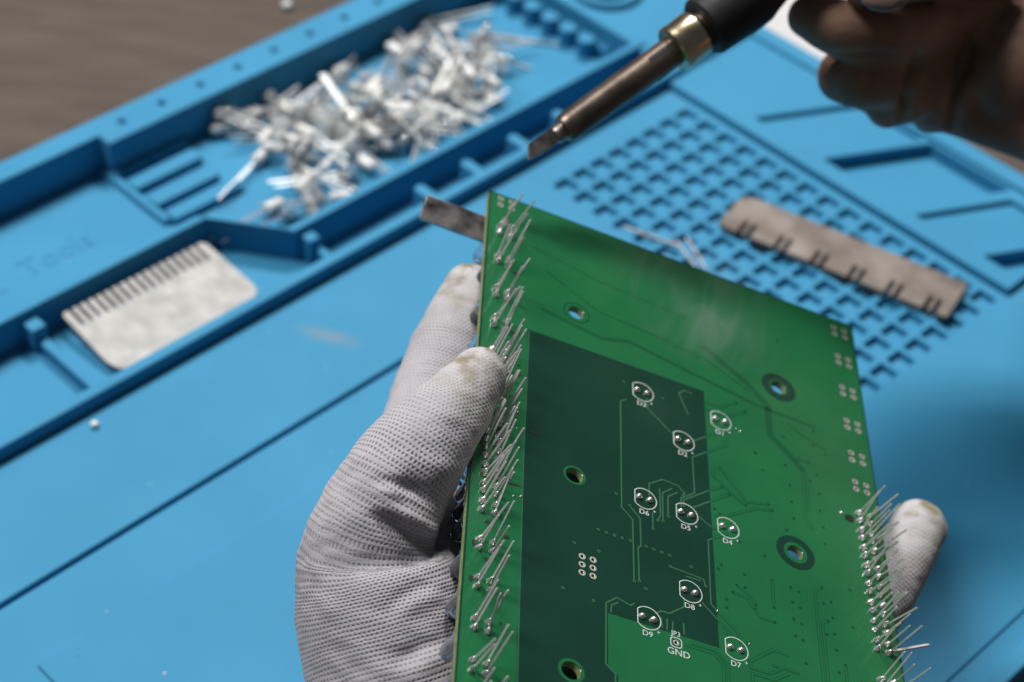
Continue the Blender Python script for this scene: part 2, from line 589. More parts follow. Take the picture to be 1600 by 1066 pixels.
def rod_mesh(name, p, q, w, d=None, tip=0.75):
    """square rod from p to q in mm, slightly tapered end"""
    p, q = Vector(p), Vector(q)
    d = d or w
    t = (q - p).normalized()
    x = t.orthogonal().normalized()
    if abs(t.z) < 0.9:
        x = t.cross(Vector((0, 0, 1))).normalized()
    y = t.cross(x)
    vs = []
    for c, k in ((p, 1.0), (q - t * min(0.5, (q - p).length * 0.2), 1.0), (q, tip)):
        for sx, sy in ((-1, -1), (1, -1), (1, 1), (-1, 1)):
            vs.append(c + x * sx * w * k / 2 + y * sy * d * k / 2)
    fs = [(3, 2, 1, 0), (8, 9, 10, 11)]
    for k in (0, 4):
        for i in range(4):
            j = (i + 1) % 4
            fs.append((k + i, k + j, k + 4 + j, k + 4 + i))
    me = mesh(name, vs, fs)
    bm = bmesh.new()
    bm.from_mesh(me)
    bmesh.ops.recalc_face_normals(bm, faces=bm.faces)
    bm.to_mesh(me)
    bm.free()
    return me

def ribbon(name, pts, w, z, m, parent, closed=False):
    pts = [Vector((p[0], p[1])) for p in pts]
    n = len(pts)
    L, R_ = [], []
    for i in range(n):
        a = pts[i - 1] if (i > 0 or closed) else None
        b = pts[(i + 1) % n] if (i < n - 1 or closed) else None
        d1 = (pts[i] - a).normalized() if a is not None else None
        d2 = (b - pts[i]).normalized() if b is not None else None
        if d1 is None: d1 = d2
        if d2 is None: d2 = d1
        t = (d1 + d2)
        t = t.normalized() if t.length > 1e-6 else d1
        nrm = Vector((-t.y, t.x))
        k = 1 / max(0.5, nrm.dot(Vector((-d1.y, d1.x))))
        L.append(pts[i] + nrm * w / 2 * k)
        R_.append(pts[i] - nrm * w / 2 * k)
    vs = [(p.x, p.y, z) for p in L] + [(p.x, p.y, z) for p in R_]
    fs = []
    for i in range(n if closed else n - 1):
        j = (i + 1) % n
        fs.append((n + i, n + j, j, i))
    return obj(name, mesh(name, vs, fs), m, parent)

def text(name, s, size, x, y, z, m, parent, extrude=0.0, align='CENTER'):
    cu = bpy.data.curves.new(name, 'FONT')
    cu.body = s
    cu.size = size * MM
    cu.align_x = align
    cu.align_y = 'CENTER'
    cu.extrude = extrude * MM
    cu.resolution_u = 3
    t = bpy.data.objects.new("tmp", cu)
    COL.objects.link(t)
    dg = bpy.context.evaluated_depsgraph_get()
    me = bpy.data.meshes.new_from_object(t.evaluated_get(dg))
    bpy.data.objects.remove(t)
    me.materials.clear()
    o = obj(name, me, m, parent)
    o.location = (x * MM, y * MM, z * MM)
    return o

# ------------------------------------------------------------------ table
tz = -9.2
tb = obj("table_top", mesh("table_top", [(-1500, -900, tz), (1700, -900, tz), (1700, 2100, tz), (-1500, 2100, tz)], [(0, 1, 2, 3)]), MT["table"])
tag(tb, "brown grey table top under the blue mat", "table", kind="structure")

# ------------------------------------------------------------------ silicone mat: x = u, y = -v
smat = empty("soldering_mat", frame(mat_w(0, 0, 0), MAT_U, -MAT_V, (0, 0, 1)))
tag(smat, "blue silicone work mat with moulded trays, lying on the table", "mat")
SIL = MT["silicone"]
def f(L):                     # (u, v) list to local outline
    return [(u, -v) for u, v in L]
def ms(name, outer, holes, z0, z1, bevel=0.7, res=2):
    return solid(name, f(outer), [f(h) for h in holes], z0, z1, SIL, smat, bevel, res)

UL = -430
ms("base_sheet", rect(UL + 1, -103, 52.5, 236), [], -9, -6, 0.5)
ms("grid_floor", rect(UL + 2, 0.5, 52, 234), [], -6, -2.3, 0.2, 1)
# work surface with the long groove and the field of square pockets
sq = []
for i in range(8):
    for j in range(15):
        cu_, cv_ = -7.2 - 8.76 * i, 16.4 + 9.05 * j
        sq.append(rrect(cu_ - 3.2, cv_ - 3.2, cu_ + 3.2, cv_ + 3.2, 0.5, 2))
groove = [(UL + 4, 42.6), (-110, 42.6), (-110, 44.2), (UL + 4, 44.2)]
ms("work_surface", [(UL, 0.2), (0.0, 0.2), (0.0, 147.5), (52.8, 147.5), (52.8, 233), (UL, 233)], [groove] + sq, -2.3, 0.0, 0.35, 1)
ms("raised_pad", rrect(-313, 65.3, -78, 226, 1.0), [], -0.3, 0.8, 0.5)
ms("near_rim", rect(UL, 233, 53, 238), [], -6, 4.5, 0.8)
# outer rim with its row of small holes
rim_out = [(UL, -104), (53.2, -104), (53.2, -89.5), (-176.5, -89.5), (-176.5, -95.2), (UL, -95.2)]
ms("outer_rim", rim_out, [circle(-165.8 + 16.35 * i, -97.0, 1.25, 10) for i in range(13)], -6, 8.0, 0.8)
ms("rim_floor", rect(-172, -100.5, 50, -93.5), [], -6, 3.0, 0.2, 1)
# wall between the part tray and the tool trays
ms("tray_wall", [(UL, -44.6), (-176, -44.6), (-158.5, -21.6), (4.2, -21.6), (4.2, -89.6), (8.5, -89.6), (8.5, -18.4), (-157.2, -18.4), (-174.4, -41.4), (UL, -41.4)], [], -6, 5.8, 0.7)
ms("corner_block", rect(8.4, -89.4, 53.1, -0.1), [rrect(10.2, -67, 37.5, -38.5, 13.6, 8)], -6, 4.6, 0.8)
ms("ring_wall", circle(23.8, -52.5, 13.4, 40), [circle(23.8, -52.5, 10.0, 40)], -6, 6.8, 0.8)
# front ledge with pegs reaching back into the narrow tool tray
ms("ledge", rect(UL, -3.7, 8.6, 0.4), [], -6, 5.0, 0.8)
for pu in (-110.5, -89.5, -67.5, -46.0):
    ms("peg", rrect(pu - 2.1, -12.2, pu + 2.1, -3.0, 1.8), [], -6, 4.3, 0.6)
ms("slot_end", rect(4.6, -18.6, 8.8, -3.5), [], -6, 4.4, 0.5)
# low ridges
ms("divider", rect(-243, -41.5, -239.8, -3.6), [], -6, -1.6, 0.6)
ms("peg", rect(-244.2, -41.6, -239.2, -35.5), [], -6, 2.6, 0.6)
ms("divider", rect(-153.5, -18.6, -150.5, -3.6), [], -6, -0.5, 0.6)
ms("peg", rect(-155.2, -18.5, -150.8, -13.5), [], -6, 3.2, 0.6)
ms("divider", rect(-178.6, -95.3, -175.8, -58.3), [], -6, -4.0, 0.5)
for v0, u1 in ((-93.2, -146.5), (-82.5, -148.5), (-71.5, -150), (-62.0, -147.5)):
    ms("rib", rrect(-176.2, v0, u1, v0 + 6.2, 1.0), [], -6, -3.0, 0.7)
# round studs in front of the tray's right-hand wall
stud_me = None
for k in range(6):
    if stud_me is None:
        o = ms("stud", circle(-0.6, 0, 3.3, 24), [], -6, 0.8, 0.5)
        stud_me = o.data
    else:
        o = obj("stud", stud_me, SIL, smat)
    o.location = (0, (39.2 + 9.3 * k) * MM, 0)
ms("stud_step", rect(1.2, -89.3, 4.4, -30), [], -6, -1.0, 0.5)
# right-hand panel with slanted tool recesses, and the outer edge
def para(v0, v1, u0=8.0, u1=44.5):
    k = 0.515
    return [(u0, v0), (u1, v0 + k * (u1 - u0)), (u1, v1 + k * (u1 - u0)), (u0, v1)]
ms("tool_panel", rect(0.3, 0.5, 45.9, 147.4), [para(34.6, 62.0), para(65.4, 99.0), para(104.8, 127.5, 8.0, 40), [(8.0, 132.4), (33.0, 145.6), (8.0, 145.6)]], -2.3, 2.6, 0.5)
ms("recess_floor", [(u, v) for u, v in para(33.6, 63.0, 7.2, 45.8)], [], -2.3, 0.7, 0.1, 1)
ms("recess_floor", [(u, v) for u, v in para(103.8, 128.5, 7.2, 40.8)], [], -2.3, 0.7, 0.1, 1)
ms("right_rim", rect(45.7, -0.2, 53.2, 147.6), [], -6, 4.2, 0.8)
ms("tool_lip", rect(45.6, 147.2, 53.0, 233.2), [], -2.3, 1.6, 0.6)
lt = text("lettering", "Tools", 11.5, -213, 69.0, -6.0, SIL, smat, 0.25)
lt2 = text("lettering", "Z", 12, -238, 68.5, -6.0, SIL, smat, 0.25)

# ------------------------------------------------------------------ small things on the mat
def on_mat(name, u, v, z=0.0, rz=0.0, tilt=None):
    M4 = frame(mat_w(u, v, z), MAT_U, -MAT_V, (0, 0, 1)) @ Matrix.Rotation(math.radians(rz), 4, 'Z')
    if tilt:
        M4 = M4 @ Matrix.Rotation(math.radians(tilt), 4, 'X')
    return M4

# steel comb in the tool tray: local x along u, y towards the far wall
L_, W_ = 55.0, 28.5
out = [(3, 0), (L_ - 5, 0)]
out += [(L_ - 5 + 5 * math.sin(math.radians(a)), 5 - 5 * math.cos(math.radians(a))) for a in (20, 45, 70)] + [(L_, 5), (L_ - 1.2, W_ - 1.5), (L_ - 2.5, W_)]
nt_, x_ = 17, L_ - 4.4
for i in range(nt_):
    out += [(x_, W_), (x_, W_ - 7.2), (x_ - 1.15, W_ - 7.2), (x_ - 1.15, W_)]
    x_ -= 2.93
out += [(0.8, W_), (0, W_ - 1), (-0.2, 6), (0.4, 3.2), (1.4, 1.2)]
comb = solid("steel_comb", out, [], 0, 1.0, MT["steel"], None, 0.12, 1)
comb.matrix_world = on_mat("c", -232.3, -10.6, -4.4, -0.6, 8.0)
tag(comb, "pale steel comb plate with a row of slits, lying in the tool tray", "steel plate")

# worn slotted plate on the pocket field
PL, PW = 80.5, 19.5
out = [(2.2, 0)]
for i in range(6):
    x_ = 7.0 + 13.0 * i
    for dx in (0, 3.0):
        out += [(x_ + dx, 0), (x_ + dx + .1, 6.8), (x_ + dx + 1.5, 6.8), (x_ + dx + 1.6, 0)]
out += [(PL - 0.6, 0), (PL, 1), (PL, PW - 1), (PL - .8, PW), (5, PW), (2, PW - 1.2), (0.4, PW - 4), (0, 2)]
plate = solid("slotted_plate", out, [], 0, 2.2, MT["worn"], None, 0.15, 1)
ex = mat_w(-26.4, 141.4) - mat_w(-47.0, 64.3)
ex = ex / np.linalg.norm(ex)
ey = np.cross((0, 0, 1), ex)
plate.matrix_world = frame(mat_w(-47.0, 64.3, 0.3), ex, ey, (0, 0, 1))
tag(plate, "worn brown steel plate with paired slits, lying on the square pockets", "steel plate")

# cut-off wires
for (u0, v0, u1, v1), lab in (((-70, 44, -63.4, 61.5), "thin cut wire on the square pockets, the one farthest from the steel plate"),
                              ((-62.3, 60.0, -67.0, 73.0), "thin cut wire on the square pockets, between two others at the board's edge"),
                              ((-58.3, 61.0, -65.2, 75.5), "thin cut wire on the square pockets, the one nearest the slotted steel plate")):
    a_, b_ = mat_w(u0, v0, 0.35), mat_w(u1, v1, 0.35)
    o = obj("cut_wire", rod_mesh("cut_wire", (0, 0, 0), tuple(b_ - a_), 0.6), MT["wire"])
    o.location = a_ * MM
    tag(o, lab, "wire", "cut wires on the pocket field")

def blob(name, r, squash, m):
    bm = bmesh.new()
    bmesh.ops.create_icosphere(bm, subdivisions=2, radius=r * MM)
    for v in bm.verts:
        k = 1 + 0.15 * noise.noise(v.co * 900)
        v.co = Vector((v.co.x * k, v.co.y * k, v.co.z * k * squash))
    me = bpy.data.meshes.new(name)
    bm.to_mesh(me)
    bm.free()
    return obj(name, me, m, None, 180)
for u, v, z, r, lab in ((-252.2, 6.2, 0, 1.25, "small pale grain on the mat below the steel comb"),
                        (-291.0, 89.4, 0.55, 0.38, "tiny white speck on the raised pad near the glove"),
                        (-63.5, -134.4, tz, 2.0, "small pale bead on the table beyond the mat")):
    o = blob("grain", r, 0.8, MT["bead"])
    o.location = mat_w(u, v, z + r * 0.72) * MM
    tag(o, lab, "grain")

pp = solid("paper_sheet", rrect(0, 0, 210, 148, 1), [], 0, 0.25, MT["paper"], None, 0.05, 1)
pp.matrix_world = frame(mat_w(60.5, 30, tz + 0.05), MAT_U, -MAT_V, (0, 0, 1)) @ Matrix.Rotation(math.radians(-4), 4, 'Z')
tag(pp, "pale paper sheet on the table beside the mat's far right edge", "paper")

# ------------------------------------------------------------------ LEDs
def lens_mesh(name, seg=18):
    prof = [(-0.2, 2.3), (0, 2.85), (0.15, 2.92), (0.95, 2.92), (1.1, 2.85), (1.12, 2.5), (5.6, 2.46)]
    for i in range(1, 7):
        a = math.radians(90 * i / 6.3)
        prof.append((5.6 + 2.6 * math.sin(a), 2.46 * math.cos(a)))
    return lathe_mesh(name, prof, seg)
LENS = lens_mesh("lens")
for v_ in LENS.vertices:
    v_.co.y *= 0.86
    v_.co.z *= 0.86
LENS.materials.append(MT["lens"])
LENS.polygons.foreach_set("use_smooth", [True] * len(LENS.polygons))
LENS.set_sharp_from_angle(angle=math.radians(50))
LENSM = LENS.copy()
LENSM.materials.clear()
LENSM.materials.append(MT["lens_bright"])
LENSB = LENS.copy()
LENSB.materials.clear()
LENSB.materials.append(MT["lens_b"])

def lead_mesh(name, length, y, cup):
    parts = [((-length, y, 0), (0.6, y, 0), 0.52)]
    vs, fs = [], []
    def box(x0, y0, z0, x1, y1, z1):
        b = len(vs)
        vs.extend([(x, yy, z) for x in (x0, x1) for yy in (y0, y1) for z in (z0, z1)])
        fs.extend([tuple(b + i for i in q) for q in ((0, 1, 3, 2), (4, 6, 7, 5), (0, 4, 5, 1), (2, 3, 7, 6), (0, 2, 6, 4), (1, 5, 7, 3))])
    box(-length, y - .27, -.27, 0.7, y + .27, .27)
    if cup:
        box(0.72, y - .5, -.25, 3.2, y + 1.2, .25)
        box(3.2, y - .1, -.5, 3.9, y + 1.2, .5)
    else:
        box(0.72, y - .35, -.25, 3.0, y + .35, .25)
    return mesh(name, vs, fs)
LEAD_A = lead_mesh("lead", 27.0, 1.27, False)
LEAD_B = lead_mesh("lead", 25.0, -1.27, True)
for q in (LEAD_A, LEAD_B):
    q.materials.append(MT["lead"])

def loose_led(M4, label, group=None):
    e = empty("loose_led", M4)
    obj("lens", LENSM if random.random() < 0.36 else LENS, None, e)
    obj("lead", LEAD_A, None, e)
    obj("lead", LEAD_B, None, e)
    tag(e, label, "led", group)
    return e

PILE = [(-131, -89), (-98, -87), (-80, -87), (-34, -87), (-24, -64), (-31, -52), (-60, -36), (-99, -27), (-136, -28), (-145, -36), (-128, -54), (-136, -84)]
TRAY = [(-172, -88), (-3, -88), (-3, -24.5), (-158, -24.5), (-172, -43)]
placed = []
def led_frame(u, v, yaw, pitch, z, roll):
    # the local axis +x is the dome end; centre the whole LED on (u, v)
    c, s = math.cos(yaw), math.sin(yaw)
    M4 = frame(mat_w(u, v, z), MAT_U, -MAT_V, (0, 0, 1)) @ Matrix.Scale(0.9, 4) @ Matrix.Rotation(-yaw, 4, 'Z') @ Matrix.Rotation(pitch, 4, 'Y') @ Matrix.Rotation(roll, 4, 'X')
    return M4
special = [
    (-137, -63, math.radians(160 + 180), 0.0, -3.0, "clear led lying apart from the pile, its legs towards the low ribs"),
    (-150.5, -41, math.radians(0), 0.02, -3.0, "clear led nearest the front corner of the tray, farther of a pair"),
    (-148.5, -35.2, math.radians(4), 0.02, -3.0, "clear led nearest the front corner of the tray, nearer of a pair"),
    (-131, -84, math.radians(195), 0.02, -3.0, "clear led at the left end of the pile by the far rim"),
    (-41, -74, math.radians(214), 0.02, -3.0, "clear led at the right end of the pile, dome towards the pile"),
    (-33, -86, math.radians(200), 0.02, -3.0, "clear led lying alone by the far rim, to the right of the pile"),
]
for u, v, yaw, pi_, z, lab in special:
    M4 = led_frame(u, v, yaw, pi_, z, rng.uniform(0, 3))
    loose_led(M4, lab, "loose leds in the tray")
    placed.append((u, v))
n_led, tries = 0, 0
while n_led < 105 and tries < 8000:
    tries += 1
    u, v = rng.uniform(-148, -22), rng.uniform(-90, -24)
    if not inside(PILE, u, v):
        continue
    yaw = rng.uniform(0, 2 * math.pi)
    c, s = math.cos(yaw), math.sin(yaw)
    if not all(inside(TRAY, u + c * k, v + s * k) for k in (7.5, -22.5)) or not inside(PILE, u - c * 9, v - s * 9):
        continue
    cnt = sum(1 for (a_, b_) in placed if (a_ - u) ** 2 + (b_ - v) ** 2 < 49)
    z = -3.1 + min(cnt, 5) * 1.8 + rng.uniform(0, 0.4)
    pitch = rng.normal(0, 0.16) if cnt else 0.05
    part_of = ("left end of the pile" if u < -112 else "right end of the pile" if u < -1 and u > -62 else "middle of the pile")
    side_of = ("near the far rim" if v < -68 else "near the front wall" if v > -46 else "halfway between rim and front wall")
    loose_led(led_frame(u, v, yaw, pitch, z, rng.uniform(0, 6.28)), f"loose led in the {part_of}, {side_of}", f"leds in the {part_of}, {side_of}")
    placed.append((u, v))
    n_led += 1
for u0, v0, u1, v1, lab in ((-27, -76, -5, -48, "bare cut wire in the tray, leaning beside the round studs"),
                            (-23, -74, -6.5, -50, "second bare cut wire in the tray, just behind the one by the round studs"),
                            (-30, -60, -24, -44, "short cut wire lying alone on the tray floor below the studs' wires")):
    a_, b_ = mat_w(u0, v0, -5.4), mat_w(u1, v1, -5.4)
    o = obj("cut_wire", rod_mesh("cut_wire", (0, 0, 0), tuple(b_ - a_), 0.7), MT["wire"])
    o.location = a_ * MM
    tag(o, lab, "wire", "cut wires in the tray")

# ------------------------------------------------------------------ circuit board: x = s, y = -t, z = normal
brd = empty("circuit_board", frame(BRD_O, BRD_B, BRD_A, BRD_N))
tag(brd, "green printed circuit board in the gloved hand, led legs along both edges", "circuit board")
BWID, BLEN, BTH = 103.3, 172.0, 1.6
def g(L):
    return [(s, -t) for s, t in L]
holes5 = [(24.2, 34.9, 1.95), (78.8, 35.5, 1.95), (24.3, 89.3, 2.05), (78.8, 90.1, 1.95), (24.2, 143.2, 2.1)]
six = [(s, t) for s in (26.3, 28.8) for t in (112.2, 114.45, 116.7)]
emptyR = [(s, t + d) for t in (3.8, 14.9, 26.6, 38.7, 50.0, 59.8) for s in (97.5, 100.5) for d in (0, 2.4)]
emptyL = [(s, t + d) for t in (1.8,) for s in (3.1, 6.1) for d in (0, 2.5)]
drill = [circle(s, -t, 0.42, 8) for s, t in six + emptyR + emptyL + [(47.7, 127.5)]]
mounts = [circle(s, -t, r, 28) for s, t, r in holes5]
sub = solid("substrate", g(rrect(0, 0, BWID, BLEN, 0.6)), mounts + drill, -BTH, 0, MT["bare"], brd, 0.08, 1)
sub.data.materials.append(MT["edge"])
for p_ in sub.data.polygons:
    if abs(p_.normal.z) < 0.5:
        p_.material_index = 1
# copper pour under the mask, kept clear of the dark laminate window and of the mounting holes
Z1, Z2, Z3, Z4 = 0.03, 0.055, 0.08, 0.105
dark = [(11.9, 47.0), (57.7, 46.8), (57.8, 125.2), (32.2, 125.4), (32.2, 139.0), (34.4, 141.0), (34.4, BLEN - 14), (12.6, BLEN - 14)]
clear = [circle(s, -t, r, 32) for s, t, r in ((24.2, 34.9, 3.4), (78.8, 35.5, 4.7), (78.8, 90.1, 4.9))]
pads_clear = [circle(s, -t, 0.95, 10) for s, t in emptyR + emptyL] + [circle(47.7, -127.5, 0.95, 10)]
sheet("copper_pour", g(rrect(0.45, 0.45, BWID - 0.45, BLEN - 0.45, 0.5)), [g(dark)] + clear + pads_clear, Z1, MT["mask"], brd)
for s, t, r0, r1 in ((24.2, 34.9, 2.1, 3.15), (78.8, 35.5, 2.1, 2.75), (78.8, 90.1, 2.1, 3.0), (24.3, 89.3, 2.15, 2.7), (24.2, 143.2, 2.2, 2.9)):
    sheet("hole_ring", circle(s, -t, r1, 32), [circle(s, -t, r0, 28)], Z1, MT["mask"] if t > 40 or s < 50 else MT["gapm"], brd)

def light_trace(pts, w=0.34):
    ribbon("trace", g(pts), w, Z1 + 0.004, MT["line"], brd)
def pour_trace(pts, w=0.55):
    """a track lying in the pour: a channel with the track in its middle"""
    o = ribbon("trace", g(pts), w + 0.45, Z2, MT["gapm"], brd)
    ribbon("track", g(pts), w, Z3, MT["mask"], o)
for pts in (
    [(37.0, 59.2), (35.6, 60.4), (35.6, 94.1), (38.2, 96.7), (38.3, 114.2)], [(37.6, 93.0), (40.0, 95.6), (40.1, 103.7), (39.4, 104.4), (39.5, 113.7)],
    [(42.5, 56.2), (42.5, 59.6), (48.8, 65.4)], [(53.7, 65.7), (57.6, 62.2)],
    [(57.6, 67.3), (53.7, 70.8), (53.8, 82.1), (50.3, 85.2), (50.2, 88.0)], [(42.4, 87.8), (42.4, 84.1), (45.8, 81.3), (49.7, 81.6), (51.3, 83.3), (50.6, 84.5)],
    [(43.1, 92.4), (43.1, 97.3)], [(45.0, 84.4), (45.0, 92.7), (44.3, 94.4)], [(48.2, 83.1), (45.7, 85.5), (45.6, 94.0)], [(49.5, 83.7), (47.0, 86.1), (46.9, 92.1)],
    [(50.9, 87.6), (50.9, 85.5), (57.6, 79.7)], [(53.3, 86.8), (57.6, 83.1)], [(54.6, 89.0), (57.6, 91.0)], [(57.7, 94.4), (56.6, 95.2), (56.4, 113.7), (57.7, 115.0)],
    [(47.0, 106.9), (54.9, 107.3), (55.3, 109.0)], [(50.6, 108.2), (54.4, 108.0)], [(50.0, 114.4), (49.9, 117.0), (46.4, 120.1), (44.5, 120.2), (43.0, 121.5)],
    [(54.2, 114.1), (57.7, 117.4)], [(38.3, 120.4), (37.4, 121.4), (34.3, 120.4), (31.8, 122.8), (31.7, 138.8), (33.8, 140.6), (34.0, 158)],
    [(34.6, 121.6), (33.0, 123.0), (32.9, 125.0)],
    [(44.4, 121.8), (44.6, 124.7)], [(45.8, 121.8), (45.7, 124.8)], [(47.1, 122.1), (47.0, 124.6)], [(49.6, 121.6), (49.7, 124.6)],
    [(53.2, 56.9), (50.9, 50.6), (52.4, 49.0), (54.5, 49.1)]):
    light_trace(pts)
ribbon("trace", g([(12.2, 47.6), (12.2, 90), (12.9, BLEN - 15)]), 0.28, Z1 + 0.004, MT["line"], brd)
for pts in (
    [(57.9, 61.9), (62.5, 58.2), (62.7, 56.6)], [(57.9, 67.1), (62.8, 62.8), (63.0, 58.6)], [(57.9, 79.4), (60.9, 77.2)], [(57.9, 82.9), (62.7, 78.8)],
    [(57.9, 91.1), (60.0, 90.6)], [(57.9, 94.2), (61.6, 91.4)], [(57.9, 115.2), (62.6, 119.5), (62.8, 122.0)], [(57.9, 117.6), (60.2, 119.6), (60.3, 122.1)],
    [(59.1, 71.8), (58.7, 74.4), (66.4, 80.5)], [(60.8, 71.3), (67.3, 79.3), (73.0, 77.5)], [(58.5, 87.2), (62.5, 85.3), (70.0, 80.0), (73.5, 79.3)],
    [(58.0, 50.5), (62.0, 50.2), (66.5, 46.8)], [(58.0, 53.2), (64.0, 52.5), (69.0, 48.6)],
    [(63.0, 105.8), (66.9, 107.9), (67.4, 109.6)], [(62.0, 108.2), (65.9, 108.8), (66.3, 110.5), (68.3, 112.8), (71.7, 113.0)], [(72.0, 101.0), (71.9, 108.6)],
    [(84.7, 98.1), (82.8, 99.7), (82.6, 109.5), (82.4, 150)], [(85.3, 107.5), (83.8, 108.7), (83.6, 150)],
    [(74.6, 121.2), (70.8, 120.9), (64.9, 126.2), (65.1, 127.8), (69.7, 127.7), (72.8, 125.3), (70.0, 125.2)], [(76.7, 125.2), (73.3, 125.0)], [(74.2, 126.1), (70.5, 129.1), (65.3, 129.2), (65.3, 137)],
    [(80.4, 59.1), (85.2, 58.8)], [(83.0, 62.8), (82.3, 78.4), (84.4, 80.6)], [(84.0, 63.0), (83.5, 75.2)],
    [(51.3, 126.2), (56.8, 126.2), (59.6, 128.9), (59.4, 150)], [(49.7, 127.3), (56.4, 127.2), (58.5, 129.3), (58.3, 150)],
    [(88.5, 118.6), (88.3, 124.0), (86.9, 125.6), (86.8, 133)]):
    pour_trace(pts, 0.42)
for pts, w in (([(58, 30), (70.0, 38.5), (75.0, 43.8), (75.0, 53.9), (80.4, 59.1), (83.4, 62.6)], 1.9), ([(16, 23.5), (30, 31.5), (46, 33.0), (60, 35.5), (70, 41)], 0.5),
               ([(15, 38), (31, 41), (38, 38.5), (56, 42), (72, 45), (88, 45.5)], 1.1), ([(80, 47.5), (84, 50), (90, 52.5)], 0.6), ([(12, 16), (30, 20), (54, 22)], 0.4)):
    ribbon("trace", g(pts), w, Z2, MT["gapm"], brd)

# vias
VIA = mesh("via", [(0, 0, 0)] + [(0.42 * math.cos(i * math.pi / 5), 0.42 * math.sin(i * math.pi / 5), 0) for i in range(10)], [(0, i, i % 10 + 1) for i in range(1, 11)])
VIA2 = VIA.copy()
VIA.materials.append(MT["gapm"])
VIA2.materials.append(MT["line"])
VIAC = mesh("via_hole", [(0, 0, 0)] + [(0.2 * math.cos(i * math.pi / 4), 0.2 * math.sin(i * math.pi / 4), 0) for i in range(8)], [(0, i, i % 8 + 1) for i in range(1, 9)])
VIAC.materials.append(MT["bare"])
vias = [(30.0, 103.1), (31.9, 103.2), (33.8, 103.2), (35.6, 103.3), (37.6, 103.3), (41.3, 103.4), (43.1, 103.5), (45.0, 103.6), (46.9, 103.7), (24.4, 109.2), (30.1, 109.3), (22.0, 122.6), (28.9, 123.4),
        (34.3, 90.7), (44.3, 94.6), (45.6, 94.2), (46.9, 92.3), (43.1, 97.5), (38.3, 114.4), (39.5, 113.9), (37.5, 92.9), (52.0, 105.0), (41.0, 115.5), (46.5, 54.6), (36.5, 53.5), (47.0, 106.9), (55.3, 109.2),
        (59.5, 101.3), (58.6, 102.8), (65.1, 101.9), (60.2, 110.9), (60.2, 113.3), (76.6, 101.1), (78.6, 101.7), (76.7, 105.4), (78.5, 106.3), (76.6, 110.2), (78.5, 110.9), (76.6, 114.9), (78.4, 115.5),
        (64.6, 121.3), (86.7, 101.4), (86.6, 106.1), (86.6, 110.6), (86.6, 115.1), (78.6, 121.7), (86.7, 121.3), (88.5, 118.6), (72.0, 100.8), (71.9, 108.8), (71.7, 113.0), (67.4, 109.8), (67.2, 110.9), (62.0, 108.2),
        (63.0, 105.8), (65.0, 105.7), (84.7, 98.1), (84.7, 102.7), (85.3, 107.5), (84.6, 111.4), (79.1, 74.2), (79.2, 79.4), (77.0, 83.9), (86.9, 79.0), (86.9, 84.1), (86.6, 73.8), (86.9, 68.4), (84.8, 65.1),
        (87.3, 47.1), (78.7, 52.8), (86.8, 52.3), (78.4, 62.6), (86.8, 62.3), (79.1, 68.8), (79.7, 17.8), (84.9, 58.8), (62.7, 78.8), (60.9, 77.2), (58.6, 84.9), (60.0, 86.0), (72.8, 77.6), (73.6, 79.2), (66.8, 80.4),
        (60.6, 71.2), (68.6, 48.7), (66.4, 46.9), (70.5, 62), (72, 67), (90, 54), (64.5, 92.5), (70.6, 94.2), (92, 96), (91.5, 107), (59.5, 139), (70, 139), (76, 136), (88, 133), (10, 60.5), (10.2, 76), (10.3, 63.5)]
for s, t in vias:
    drk = 12 < s < 57.7 and t > 47 and not (t > 125.4 and s > 32)
    o = obj("via", VIA2 if drk else VIA, None, brd)
    o.location = (s * MM, -t * MM, Z4 * MM)
    c_ = obj("hole", VIAC, None, o)
    c_.location = (0, 0, 0.02 * MM)

# tinned rings around empty holes
def ring_mesh(name, r0, r1, n, m, sq=False):
    vs, fs = [], []
    for i in range(n):
        a = 2 * math.pi * i / n
        k = 1.0 / max(abs(math.cos(a)), abs(math.sin(a))) if sq else 1.0
        for r in (r0, r1 * min(k, 1.25) if sq else r1):
            vs.append((r * math.cos(a), r * math.sin(a), 0))
    for i in range(n):
        j = (i + 1) % n
        fs.append((2 * i, 2 * i + 1, 2 * j + 1, 2 * j))
    me = mesh(name, vs, fs)
    me.materials.append(m)
    return me
PAD = ring_mesh("pad", 0.42, 0.82, 16, MT["tin"])
PADQ = ring_mesh("pad", 0.42, 0.72, 24, MT["tin"], True)
for k, (s, t) in enumerate(six + emptyR + emptyL):
    o = obj("pad", PAD if k < 6 or k % 2 else PADQ, None, brd)
    o.location = (s * MM, -t * MM, Z2 * MM)
o = obj("pad", ring_mesh("pad", 0.42, 0.75, 16, MT["tin"]), None, brd)
o.location = (47.7 * MM, -127.5 * MM, Z2 * MM)
ribbon("silkscreen_ring", [(x, y) for x, y in rrect(47.7 - 1.25, -127.5 - 1.25, 47.7 + 1.25, -127.5 + 1.25, 0.7)], 0.2, Z3, MT["silk"], brd, closed=True)
text("silkscreen_text", "JP3", 1.75, 47.7, -125.2, Z3 + 0.01, MT["silk"], brd)
text("silkscreen_text", "GND", 2.35, 48.2, -130.1, Z3 + 0.01, MT["silk"], brd)

